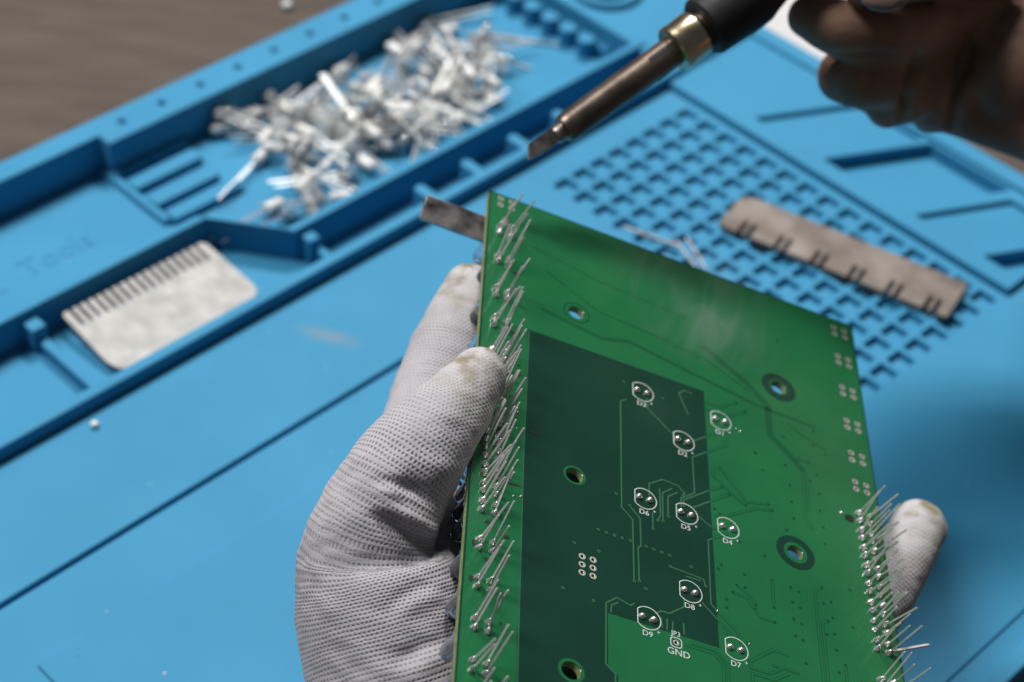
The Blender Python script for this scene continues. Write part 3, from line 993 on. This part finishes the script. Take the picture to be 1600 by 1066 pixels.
# nine soldered two-pin parts D1..D9
def solder_mesh(name, r, h, seed):
    prof = [(0, r), (h * 0.12, r * 0.97), (h * 0.45, r * 0.72), (h * 0.8, r * 0.42), (h, r * 0.12)]
    me = lathe_mesh(name, prof, 14, 'z')
    for v in me.vertices:
        n_ = noise.noise(Vector((v.co.x * 1400 + seed * 9, v.co.y * 1400, v.co.z * 900)))
        k = 1 + 0.22 * n_ * (v.co.z > 1e-5)
        v.co.x *= k
        v.co.y *= k
    me.materials.append(MT["solder"])
    me.polygons.foreach_set("use_smooth", [True] * len(me.polygons))
    return me
def dome_mesh(name, r, h, seed):
    prof = [(0, r)] + [(h * math.sin(math.radians(a)), r * math.cos(math.radians(a)) * 0.97) for a in (12, 30, 50, 68, 84)]
    me = lathe_mesh(name, prof, 16, 'z')
    for v in me.vertices:
        n_ = noise.noise(Vector((v.co.x * 900 + seed * 5, v.co.y * 900, v.co.z * 900)))
        v.co *= 1 + 0.10 * n_
    me.materials.append(MT["solder"])
    me.polygons.foreach_set("use_smooth", [True] * len(me.polygons))
    return me
DOMES = [dome_mesh("solder_joint", 0.80, 0.95, k) for k in range(4)]
CONES = [solder_mesh("solder_joint", 0.85, 1.55, k) for k in range(5)]
parts9 = dict(D3=(41.1, 54.8), D1=(61.45, 55.2), D2=(51.3, 66.6), D6=(41.1, 89.3), D5=(51.25, 89.6), D4=(61.5, 89.65), D8=(51.3, 112.25), D9=(41.25, 123.4), D7=(61.55, 124.05))
for nm, (s, t) in parts9.items():
    o = None
    ringpts = []
    for i in range(41):
        a = math.radians(132 - 360 + 276 - i * 276 / 40 + 6)
        ringpts.append(None)
    pts = []
    a0 = math.radians(142)
    for i in range(37):
        a = a0 - i * (2 * a0) / 36
        pts.append((s + 0.05 + 2.95 * math.cos(a), -t + 2.95 * math.sin(a)))
    ribbon("silkscreen_outline", pts, 0.20, Z4, MT["silk"], brd, closed=True)
    text("silkscreen_text", nm, 2.0, s - 0.1, -t - 4.2, Z4, MT["silk"], brd)
    text("silkscreen_text", "+", 1.5, s + 2.45, -t - 3.0, Z4, MT["silk"], brd)
    for d in (-1.3, 1.3):
        o = obj("solder_joint", random.choice(DOMES), None, brd)
        o.location = ((s + d) * MM, -t * MM, 0.02 * MM)
        o.rotation_euler = (random.uniform(-.08, .08), random.uniform(-.08, .08), random.uniform(0, 6.28))
for (s, t, r) in ((66.9, 56.4, 0.34), (65.8, 55.9, 0.2), (10.4, 75.8, 0.3), (10.2, 101.6, 0.3), (57.8, 115.2, 0.25), (11.9, 101, 0.3), (65.0, 121.5, 0.28), (92.3, 72.2, 0.45), (10.3, 81, 0.25)):
    o = obj("solder_splash", DOMES[0], None, brd)
    o.location = (s * MM, -t * MM, 0.03 * MM)
    o.scale = (r / 0.8, r / 0.8 * 1.3, r / 0.9)

# edge LEDs soldered in from below, legs not yet cut
LEGS = []
for k in range(8):
    Lk = 8.2 + 0.5 * k
    LEGS.append(rod_mesh("leg", (0, 0, -2.0), (0, 0, Lk), 0.38, 0.38, 0.8))
    LEGS[-1].materials.append(MT["lead"])
def edge_led(s, t, lean, flip=1.0):
    body = obj("led", LENSB, None, brd)
    body.rotation_euler = (0, math.radians(90) + random.uniform(-.08, .08) + (0.10 if s < 50 else -0.08), 0)
    body.location = (s * MM, -(t + 1.2) * MM, -(BTH + random.uniform(1.6, 2.6)) * MM)
    for d in (0, 2.4):
        leg = obj("leg", random.choice(LEGS), None, body)
        # place in the board's frame, then parent to the LED body
        Mb = Matrix.Translation((s * MM, -(t + d) * MM, 0)) @ Matrix.Rotation(lean + random.gauss(0, 0.07), 4, 'Y') @ Matrix.Rotation(random.gauss(-0.20 if s < 50 else 0.0, 0.09), 4, 'X')
        body_m = Matrix.LocRotScale(body.location, body.rotation_euler, None)
        leg.matrix_parent_inverse = body_m.inverted()
        leg.matrix_basis = Mb
        j = obj("solder_joint", random.choice(CONES), None, brd)
        j.location = (s * MM, -(t + d) * MM, 0.02 * MM)
        j.rotation_euler = (random.uniform(-.12, .12), lean * 0.6 + random.uniform(-.1, .1), random.uniform(0, 6.28))
        q = random.uniform(0.85, 1.12)
        j.scale = (q, q, random.uniform(0.8, 1.15))
left_t = [13.2, 24.3, 36.8, 47.6, 58.4, 63.7, 69.0, 74.3, 79.6, 84.9, 90.1, 95.4, 100.7, 106.0, 116.7, 127.1, 137.8, 148.3, 159.0]
for t in left_t:
    edge_led(3.25, t, 0.10)
    edge_led(6.2, t, 0.02)
for i in range(8):
    t = 70.4 + 5.48 * i
    edge_led(97.1, t, 0.03)
    edge_led(100.0, t, 0.10)
for t in (119.6, 130.6, 141.6):
    edge_led(97.0, t, 0.02)
    edge_led(100.0, t, 0.08)
# one leg bent flat over the edge
o = obj("bent_leg", rod_mesh("bent_leg", (0, 0, 0), (8.2, 2.6, 3.2), 0.5), MT["wire"], brd)
o.location = (100.0 * MM, -111.3 * MM, 0.8 * MM)

# residue along the solder rows
def patch(name, s, t, rx, ry, z, m, seed):
    pts = []
    for i in range(18):
        a = 2 * math.pi * i / 18
        k = 1 + 0.45 * noise.noise(Vector((math.cos(a) * 1.3 + seed, math.sin(a) * 1.3, seed * 3.1)))
        pts.append((s + rx * k * math.cos(a), -t + ry * k * math.sin(a)))
    return sheet(name, pts, [], z, m, brd)
for k, (s, t, rx, ry) in enumerate(((5.0, 9.5, 0.9, 1.9), (4.8, 111.5, 0.8, 0.5), (9.0, 113.8, 0.9, 0.5), (8.6, 119, 0.6, 0.4), (2.2, 118.2, 0.6, 0.9), (2.0, 128, 0.6, 0.8), (8.9, 50, 0.9, 0.6), (8.4, 28.5, 1.2, 0.6),
                                    (9.5, 98.2, 2.4, 0.28), (92.5, 122.5, 0.8, 0.7), (94.6, 73, 1.4, 1.0), (14, 80.4, 1.6, 0.3), (8.8, 137, 0.5, 0.5), (5, 121.5, 0.5, 0.6))):
    patch("burnt_flux", s, t, rx, ry, Z2 + 0.012, MT["soot"], k * 1.7)
pst = obj("solder_splash", DOMES[1], None, brd)
pst.location = (4.6 * MM, -10.6 * MM, 0.03 * MM)
pst.scale = (1.2, 2.2, 0.8)

# ------------------------------------------------------------------ steel bar tucked under the board
e0, e1 = on_plane(662, 324, -4.5), on_plane(900, 412, -4.5)
bx = (e1 - e0) / np.linalg.norm(e1 - e0)
bz = BRD_N - bx * (BRD_N @ bx)
bz /= np.linalg.norm(bz)
by = np.cross(bz, bx)
c_, s_ = math.cos(math.radians(38)), math.sin(math.radians(38))
by, bz = by * c_ + bz * s_, bz * c_ - by * s_
bar = solid("steel_bar", rrect(-0.2, -3.1, 52, 3.1, 0.5, 2), [], -0.9, 0.9, MT["dark_steel"], None, 0.15, 1)
bar.matrix_world = frame(e0, bx, by, bz)
tag(bar, "scratched dark steel bar sticking out from under the board's top left corner", "steel bar")

# ------------------------------------------------------------------ hands
def catmull(P, n):
    P = np.array(P, float)
    Q = np.vstack([2 * P[0] - P[1], P, 2 * P[-1] - P[-2]])
    out = []
    for i in range(1, len(Q) - 2):
        p0, p1, p2, p3 = Q[i - 1], Q[i], Q[i + 1], Q[i + 2]
        for k in range(n):
            t = k / n
            out.append(0.5 * ((2 * p1) + (-p0 + p2) * t + (2 * p0 - 5 * p1 + 4 * p2 - p3) * t * t + (-p0 + 3 * p1 - 3 * p2 + p3) * t ** 3))
    out.append(Q[-2])
    return np.array(out)

def finger(points, flat=0.92, seg=28, n=8):
    """points: (3-D centre in mm, radius in mm), tip first. Returns rings, knit coordinates, tip closeness."""
    P = catmull([(*c, r) for c, r in points], n)
    C, Rr = P[:, :3], P[:, 3]
    T = np.gradient(C, axis=0)
    T /= np.linalg.norm(T, axis=1)[:, None]
    # rounded cap at the tip
    caps = []
    for a in (82, 66, 50, 34, 18):
        a = math.radians(a)
        caps.append((C[0] - T[0] * Rr[0] * math.sin(a) * 0.95, T[0], Rr[0] * math.cos(a)))
    rows = caps + [(C[i], T[i], Rr[i]) for i in range(len(C))]
    L = 0.0
    vs, axis_rows, tips = [], [], []
    base_r = float(np.median(Rr))
    prev = None
    for k, (c, t, r) in enumerate(rows):
        if prev is not None:
            L += np.linalg.norm(c - prev)
        prev = c
        view = c - CAM_P
        n1 = np.cross(t, view)
        n1 /= np.linalg.norm(n1)
        n2 = np.cross(t, n1)
        n2_f = n2 if n2 @ view < 0 else -n2            # towards the viewer
        axis_rows.append(np.concatenate([c, n2_f, n1, [L, r]]))
        for i in range(seg):
            a = 2 * math.pi * i / seg
            vs.append(c + n1 * r * math.cos(a) + n2 * r * flat * math.sin(a))
            tips.append(L)
    return np.array(vs), axis_rows, tips, len(rows), seg, base_r

def hand_mesh(name, fingers, voxel, smooth_it):
    vs, fs = [], []
    samples = []
    for pts, flat in fingers:
        v, uv, tp, nr, seg, br = finger(pts, flat)
        b = len(vs)
        vs.extend([tuple(q) for q in v])
        for k in range(nr - 1):
            for i in range(seg):
                j = (i + 1) % seg
                fs.append((b + k * seg + i, b + k * seg + j, b + (k + 1) * seg + j, b + (k + 1) * seg + i))
        fs.append([b + i for i in range(seg)][::-1])
        fs.append([b + (nr - 1) * seg + i for i in range(seg)])
        samples.append((v, uv, tp, br))
    me = mesh(name, vs, fs)
    bm = bmesh.new()
    bm.from_mesh(me)
    bmesh.ops.recalc_face_normals(bm, faces=bm.faces)
    bm.to_mesh(me)
    bm.free()
    t = bpy.data.objects.new("tmp", me)
    COL.objects.link(t)
    m1 = t.modifiers.new("r", 'REMESH')
    m1.mode = 'VOXEL'
    m1.voxel_size = voxel * MM
    m2 = t.modifiers.new("s", 'SMOOTH')
    m2.iterations = smooth_it
    m2.factor = 0.5
    dg = bpy.context.evaluated_depsgraph_get()
    out = bpy.data.meshes.new_from_object(t.evaluated_get(dg))
    bpy.data.objects.remove(t)
    out.name = name
    return out, samples

def co_array(me):
    a = np.empty(len(me.vertices) * 3)
    me.vertices.foreach_get("co", a)
    return a.reshape(-1, 3) / MM

def no_array(me):
    a = np.empty(len(me.vertices) * 3)
    me.vertices.foreach_get("normal", a)
    return a.reshape(-1, 3)

def project(P):
    q = (P - CAM_P) @ CAM_R.T
    return 800 + FPX * q[:, 0] / q[:, 2], 533 + FPX * q[:, 1] / q[:, 2], q[:, 2]

def crease(me, line, width, depth, zmax=1e9, bulge=0.0):
    """press a fold into the cloth along a line on its visible side (given where it lies on the hand)"""
    P, Nn = co_array(me), no_array(me)
    x, y, z = project(P)
    view = P - CAM_P
    view /= np.linalg.norm(view, axis=1)[:, None]
    facing = np.clip(-(Nn * view).sum(1) * 1.6, 0, 1)
    best = np.full(len(P), 1e9)
    side = np.zeros(len(P))
    endf = np.zeros(len(P))
    tot = len(line) - 1
    for i in range(tot):
        a, b = np.array(line[i], float), np.array(line[i + 1], float)
        d = b - a
        q = np.stack([x, y], 1) - a
        tt = np.clip((q @ d) / (d @ d), 0, 1)
        e = q - tt[:, None] * d
        dist = np.hypot(e[:, 0], e[:, 1])
        better = dist < best
        best[better] = dist[better]
        s_ = q[:, 0] * d[1] - q[:, 1] * d[0]
        side[better] = np.sign(s_)[better]
        pos = (i + tt) / tot
        endf[better] = np.sin(np.clip(pos, 0.0, 1.0) * math.pi)[better] ** 1.1
    amp = -depth * np.exp(-(best / width) ** 2) + bulge * np.exp(-((best - width * 1.9) / (width * 1.1)) ** 2) * (side > 0)
    amp *= facing * endf * (z < zmax)
    P2 = P + Nn * amp[:, None]
    me.vertices.foreach_set("co", (P2 * MM).ravel())
    me.update()

def P3(x, y, d):
    return tuple(at(x, y, d))
def PR(x, y, d, rpx):
    return (P3(x, y, d), rpx * d / FPX)
def UB(x, y, h, rpx):
    p = on_plane(x, y, h)
    d = (CAM_R @ (p - CAM_P))[2]
    return (tuple(p), rpx * d / FPX)

thumb = [PR(749, 583, 420, 45), PR(729, 611, 417, 52), PR(706, 642, 414, 61), PR(662, 692, 408, 76), PR(614, 762, 404, 90), PR(584, 828, 404, 101), PR(580, 870, 405, 118), PR(590, 920, 405, 133), PR(604, 985, 404, 140), PR(632, 1090, 402, 146), PR(672, 1220, 402, 146), PR(700, 1330, 402, 140)]
index = [PR(737, 458, 472, 49), PR(722, 500, 468, 58), PR(698, 560, 461, 64), PR(668, 650, 450, 68), PR(645, 745, 436, 72), PR(630, 850, 421, 84), PR(625, 950, 412, 100)]
middle = [UB(985, 695, -20, 48), UB(920, 735, -20, 54), UB(840, 780, -20, 58), UB(760, 822, -20, 64), UB(706, 870, -21, 72), UB(670, 980, -23, 84)]
ring = [UB(1436, 822, -8.5, 45), UB(1419, 858, -10, 45), UB(1396, 905, -13, 46), UB(1350, 965, -18, 50), UB(1230, 1010, -22, 57), UB(1060, 1020, -23, 64), UB(880, 1040, -24, 74), UB(720, 1070, -24, 90)]
pinky = [UB(1180, 1180, -20, 46), UB(1060, 1160, -21, 54), UB(900, 1150, -22, 64), UB(740, 1150, -24, 84)]
gm, samples = hand_mesh("glove", [(thumb, 0.95), (index, 0.95), (middle, 0.95), (ring, 0.95), (pinky, 0.95)], 0.75, 9)
crease(gm, [(575, 800), (610, 818), (645, 840), (676, 856), (690, 866)], 12, 2.3, 440, 1.5)
crease(gm, [(640, 705), (650, 740), (672, 768), (700, 780)], 20, 0.8, 440, 0.5)
crease(gm, [(600, 795), (640, 770), (690, 800)], 20, 0.6, 440, 0.4)
crease(gm, [(694, 792), (650, 765), (612, 752), (575, 750)], 9, 0.9, 440, 0.6)
crease(gm, [(690, 905), (640, 925), (600, 950)], 12, 0.7, 440, 0.5)
crease(gm, [(715, 990), (660, 1010), (600, 1050)], 14, 0.8, 440, 0.5)
P_, N_ = co_array(gm), no_array(gm)
wob = np.array([noise.noise(Vector(tuple(p * 0.06))) * 0.5 + noise.noise(Vector(tuple(p * 0.17))) * 0.28 + noise.noise(Vector((p[0] * 0.12, p[1] * 0.42, p[2] * 0.42))) * 0.22 for p in P_])
gm.vertices.foreach_set("co", ((P_ + N_ * wob[:, None]) * MM).ravel())
gm.update()
# knit rows and columns follow each finger: look the nearest loft sample up for every face
tot = sum(len(s_[0]) for s_ in samples)
P_ = co_array(gm)
AX = [np.array(s_[1]) for s_ in samples]
def axis_coords(fi, P):
    """(distance to the skin, angle fraction, length along, radius) of points about one finger's axis"""
    A = AX[fi]
    a, b = A[:-1, :3], A[1:, :3]
    d = b - a
    dd = (d * d).sum(1) + 1e-9
    out = np.empty((len(P), 4))
    for k0 in range(0, len(P), 4000):
        p = P[k0:k0 + 4000]
        t = np.clip(((p[:, None, :] - a[None]) * d[None]).sum(2) / dd, 0, 1)
        e = p[:, None, :] - (a[None] + t[..., None] * d[None])
        dist = np.linalg.norm(e, axis=2)
        rr = A[:-1, 10][None] * (1 - t) + A[1:, 10][None] * t
        j = np.argmin(dist, axis=1)
        i = np.arange(len(p))
        tt = t[i, j][:, None]
        row = A[:-1][j] * (1 - tt) + A[1:][j] * tt
        ee = e[i, j]
        ang = np.arctan2((ee * row[:, 6:9]).sum(1), (ee * row[:, 3:6]).sum(1)) / (2 * math.pi)
        out[k0:k0 + 4000] = np.stack([dist[i, j] - row[:, 10], ang, row[:, 9], row[:, 10]], 1)
    return out
COORD = [axis_coords(fi, P_) for fi in range(len(samples))]
gap_ = np.stack([c[:, 0] for c in COORD], 1)
gap_[:, 0] -= 5.0
own = gap_.argmin(1)
def knit_at(vi, fi):
    c = COORD[fi][vi]
    return fi, c[1], c[2], c[3]
vert_k = [knit_at(vi, own[vi]) for vi in range(len(P_))]
nl = len(gm.loops)
knit = np.zeros((nl, 3), np.float32)
for poly in gm.polygons:
    ks = [vert_k[i] for i in poly.vertices]
    fi = ks[0][0]
    base = ks[0][1]
    for li, vi in zip(poly.loop_indices, poly.vertices):
        k = vert_k[vi]
        if k[0] != fi:
            k = knit_at(vi, fi)
        u = k[1]
        if u - base > 0.5: u -= 1
        if u - base < -0.5: u += 1
        knit[li] = (u * 2 * math.pi * k[3] / 1.06, k[2] / 0.96, fi)
at_ = gm.attributes.new("knit", 'FLOAT_VECTOR', 'CORNER')
at_.data.foreach_set("vector", knit.ravel())
tipv = np.array([max(0.0, 1 - k[2] / (26.0 if k[0] == 0 else 30.0)) for k in vert_k], np.float32)
at2 = gm.attributes.new("tip", 'FLOAT', 'POINT')
at2.data.foreach_set("value", tipv)
gl = empty("gloved_hand", Matrix.Translation(at(640, 1150, 402) * MM))
go = obj("glove", gm, MT["knit"], gl, 180)
go.matrix_parent_inverse = gl.matrix_world.inverted() if False else Matrix.Translation(-at(640, 1150, 402) * MM)
tag(gl, "left hand in a white knitted glove gripping the circuit board, thumb on top", "hand")

# bare hand holding the iron
HD = -22.0      # the whole hand nearer to the viewer by this much
def PH(x, y, d, r):
    return PR(x, y, d + HD, r)
bare = [
    ([PH(1262, 26, 522, 34), PH(1300, 40, 520, 44), PH(1350, 52, 524, 50), PH(1420, 50, 534, 52), PH(1500, 20, 548, 55), PH(1600, -20, 562, 62)], 0.95),
    ([PH(1318, 118, 534, 44), PH(1350, 122, 532, 48), PH(1400, 118, 540, 50), PH(1470, 95, 552, 55), PH(1560, 60, 565, 60)], 0.95),
    ([PH(1385, 168, 545, 34), PH(1420, 150, 543, 42), PH(1470, 120, 552, 50), PH(1560, 80, 566, 55)], 0.95),
    ([PH(1455, 176, 552, 34), PH(1485, 150, 548, 45), PH(1520, 110, 556, 52), PH(1590, 60, 570, 55)], 0.95),
    ([PH(1560, 185, 552, 46), PH(1575, 120, 546, 64), PH(1600, 40, 556, 76)], 0.95),
    ([PH(1480, 60, 560, 70), PH(1560, 95, 556, 105), PH(1660, 90, 556, 140), PH(1800, 110, 545, 150), PH(1960, 200, 520, 160), PH(2150, 340, 490, 170), PH(2350, 500, 460, 180)], 0.95),  # forearm running out of view, made thick to shade the mat
    ([PH(1360, -70, 530, 60), PH(1430, -150, 548, 110), PH(1530, -200, 560, 140), PH(1660, -120, 565, 150), PH(1780, 20, 556, 150)], 0.95),  # unseen back of the hand, added to widen the shadow below
    ([PH(1350, 138, 545, 36), PH(1420, 152, 548, 38), PH(1500, 172, 550, 42), PH(1580, 196, 550, 46), PH(1680, 220, 548, 60)], 0.95),
    ([PH(1530, -160, 566, 120), PH(1600, -40, 566, 120), PH(1680, 60, 565, 130)], 0.95),
    ([PH(1345, -22, 512, 30), PH(1390, -30, 510, 38), PH(1450, -45, 520, 46), PH(1560, -60, 545, 60)], 0.95),
]
bm_, _ = hand_mesh("skin", bare, 0.9, 6)
crease(bm_, [(1405, 215), (1415, 160), (1428, 110), (1440, 60)], 8, 4.0)
crease(bm_, [(1478, 235), (1492, 170), (1505, 110), (1520, 40)], 9, 5.0)
crease(bm_, [(1280, 88), (1330, 92), (1420, 86)], 7, 2.0)
crease(bm_, [(1355, 90), (1362, 120), (1352, 150)], 6, 0.8)
bh = empty("bare_hand", Matrix.Translation(at(1650, 80, 565) * MM))
bo = obj("skin", bm_, MT["skin"], bh, 180)
bo.matrix_parent_inverse = Matrix.Translation(-at(1650, 80, 565) * MM)
nl_ = blob("fingernail", 6.0, 0.25, MT["nail"])
nl_.scale = (1.0, 0.62, 1.0)
_np = at(1372, 8, 505)
nl_.parent = bh
nl_.matrix_parent_inverse = Matrix.Translation(-at(1650, 80, 565) * MM)
nl_.matrix_basis = frame(at(1382, -2, 499.5 + HD), _r, np.cross(-_fw, _r), -_fw) @ Matrix.Diagonal((1, 0.6, 1, 1))
tag(bh, "dark bare hand at the upper right holding the soldering iron", "hand")

# ------------------------------------------------------------------ soldering iron, axis +x from tip to handle
t0 = at(822, 246, 474)
t1 = at(1075, 62, 484)
ax = (t1 - t0) / np.linalg.norm(t1 - t0)
ay = np.cross(ax, CAM_P - t0)
ay /= np.linalg.norm(ay)
az = np.cross(ax, ay)
iron = empty("soldering_iron", frame(t0, ax, ay, az))
tag(iron, "soldering iron with a knife tip, steel sleeve, brass nut and black handle", "soldering iron")
def ip(name, prof, m, seg=28, sm=35):
    return obj(name, lathe_mesh(name, prof, seg), m, iron, sm)
# in pixels along the axis, 312 px from tip to nut centre = |t1 - t0|
K = np.linalg.norm(t1 - t0) / 312.0
# knife blade: outline in the x-y plane, oblique cut
sgn = 1 if (CAM_R @ ay)[1] > 0 else -1     # +1 when ay points down in the picture
bl = [(0, 5 * sgn), (14, -13 * sgn), (60, -12 * sgn), (62, 9 * sgn), (26, 10 * sgn)]
bl = [(x * K, y * K) for x, y in bl]
if sgn < 0:
    bl = bl[::-1]
blade = solid("tip_blade", bl, [], -1.3, 1.3, MT["tipm"], iron, 0.3, 1)
ip("tip_neck", [(52 * K, 9 * K), (56 * K, 13.5 * K), (72 * K, 15 * K), (80 * K, 15 * K)], MT["tipm"])
sl = ip("sleeve", [(70 * K, 17 * K), (71 * K, 20.5 * K), (76 * K, 22.6 * K), (84 * K, 23 * K), (170 * K, 23.2 * K), (285 * K, 23.4 * K)], MT["sleeve"])
for an in (35, 155, 275):
    w = obj("slot", mesh("slot", [(236 * K, -3.2 * K, 22.3 * K), (284 * K, -3.2 * K, 22.3 * K), (284 * K, 3.2 * K, 22.3 * K), (236 * K, 3.2 * K, 22.3 * K),
                                  (236 * K, -3.2 * K, 24 * K), (284 * K, -3.2 * K, 24 * K), (284 * K, 3.2 * K, 24 * K), (236 * K, 3.2 * K, 24 * K)],
                         [(4, 5, 6, 7), (0, 1, 5, 4), (1, 2, 6, 5), (2, 3, 7, 6), (3, 0, 4, 7), (3, 2, 1, 0)]), MT["rubber"], sl)
    w.rotation_euler = (math.radians(an), 0, 0)
nut = ip("nut", [(281 * K, 22 * K), (282 * K, 34 * K), (285 * K, 37 * K), (292 * K, 37.5 * K), (293 * K, 36.3 * K), (326 * K, 38 * K), (331 * K, 36 * K), (336 * K, 33 * K)], MT["nut"], 28)
ip("collar", [(333 * K, 28 * K), (334 * K, 31 * K), (344 * K, 31 * K), (346 * K, 28 * K)], MT["nut"])
ip("handle", [(340 * K, 30 * K), (341 * K, 44 * K), (346 * K, 48 * K), (380 * K, 50 * K), (410 * K, 52 * K), (440 * K, 51 * K), (455 * K, 46 * K), (480 * K, 40 * K), (560 * K, 38 * K), (760 * K, 40 * K), (1000 * K, 40 * K), (1010 * K, 34 * K)], MT["rubber"], 32)

# ------------------------------------------------------------------ thin smoke rising off the hot joint
def make_smoke():
    m = bpy.data.materials.new("smoke")
    m.use_nodes = True
    nt = m.node_tree
    nt.nodes.clear()
    out = N(nt, "ShaderNodeOutputMaterial")
    vol = N(nt, "ShaderNodeVolumePrincipled")
    vol.inputs["Color"].default_value = (0.95, 0.97, 1.0, 1)
    vol.inputs["Anisotropy"].default_value = 0.2
    tc = N(nt, "ShaderNodeTexCoord")
    mp = N(nt, "ShaderNodeMapping")
    mp.inputs["Rotation"].default_value = (0, 0, math.radians(-28))
    mp.inputs["Scale"].default_value = (2.6, 0.75, 1.0)
    nt.links.new(tc.outputs["Object"], mp.inputs["Vector"])
    n1 = N(nt, "ShaderNodeTexNoise")
    n1.inputs["Scale"].default_value = 52
    n1.inputs["Detail"].default_value = 1
    n1.inputs["Distortion"].default_value = 0.9
    nt.links.new(mp.outputs[0], n1.inputs["Vector"])
    ridge = math_node(nt, 'ABSOLUTE', math_node(nt, 'SUBTRACT', n1.outputs["Fac"], 0.5))
    ridge = math_node(nt, 'SUBTRACT', 1.0, math_node(nt, 'MULTIPLY', ridge, 9.0), clamp=True)
    n2 = N(nt, "ShaderNodeTexNoise")
    n2.inputs["Scale"].default_value = 38
    nt.links.new(tc.outputs["Object"], n2.inputs["Vector"])
    pt = math_node(nt, 'MULTIPLY', math_node(nt, 'SUBTRACT', n2.outputs["Fac"], 0.40), 3.5, clamp=True)
    sc = N(nt, "ShaderNodeVectorMath", operation='MULTIPLY')
    sc.inputs[1].default_value = (1 / 0.024, 1 / 0.021, 1 / 0.010)
    nt.links.new(tc.outputs["Object"], sc.inputs[0])
    ln = N(nt, "ShaderNodeVectorMath", operation='LENGTH')
    nt.links.new(sc.outputs[0], ln.inputs[0])
    fall = math_node(nt, 'MULTIPLY', math_node(nt, 'SUBTRACT', 1.0, ln.outputs["Value"], clamp=True), 1.8, clamp=True)
    d = math_node(nt, 'MULTIPLY', math_node(nt, 'ADD', math_node(nt, 'MULTIPLY', math_node(nt, 'MULTIPLY', ridge, pt), 1.0), 0.03), fall)
    d = math_node(nt, 'MULTIPLY', d, 30.0)
    nt.links.new(d, vol.inputs["Density"])
    nt.links.new(vol.outputs[0], out.inputs["Volume"])
    return m
bms = bmesh.new()
bmesh.ops.create_icosphere(bms, subdivisions=3, radius=1.0)
for v in bms.verts:
    v.co = Vector((v.co.x * 0.024, v.co.y * 0.021, v.co.z * 0.010))
sme = bpy.data.meshes.new("smoke")
bms.to_mesh(sme)
bms.free()
smk = obj("smoke", sme, make_smoke())
smk.matrix_world = frame(on_plane(1105, 480, 14.0), BRD_B, BRD_A, BRD_N)
tag(smk, "faint pale wisps of smoke drifting above the top of the circuit board", "smoke", kind="stuff")
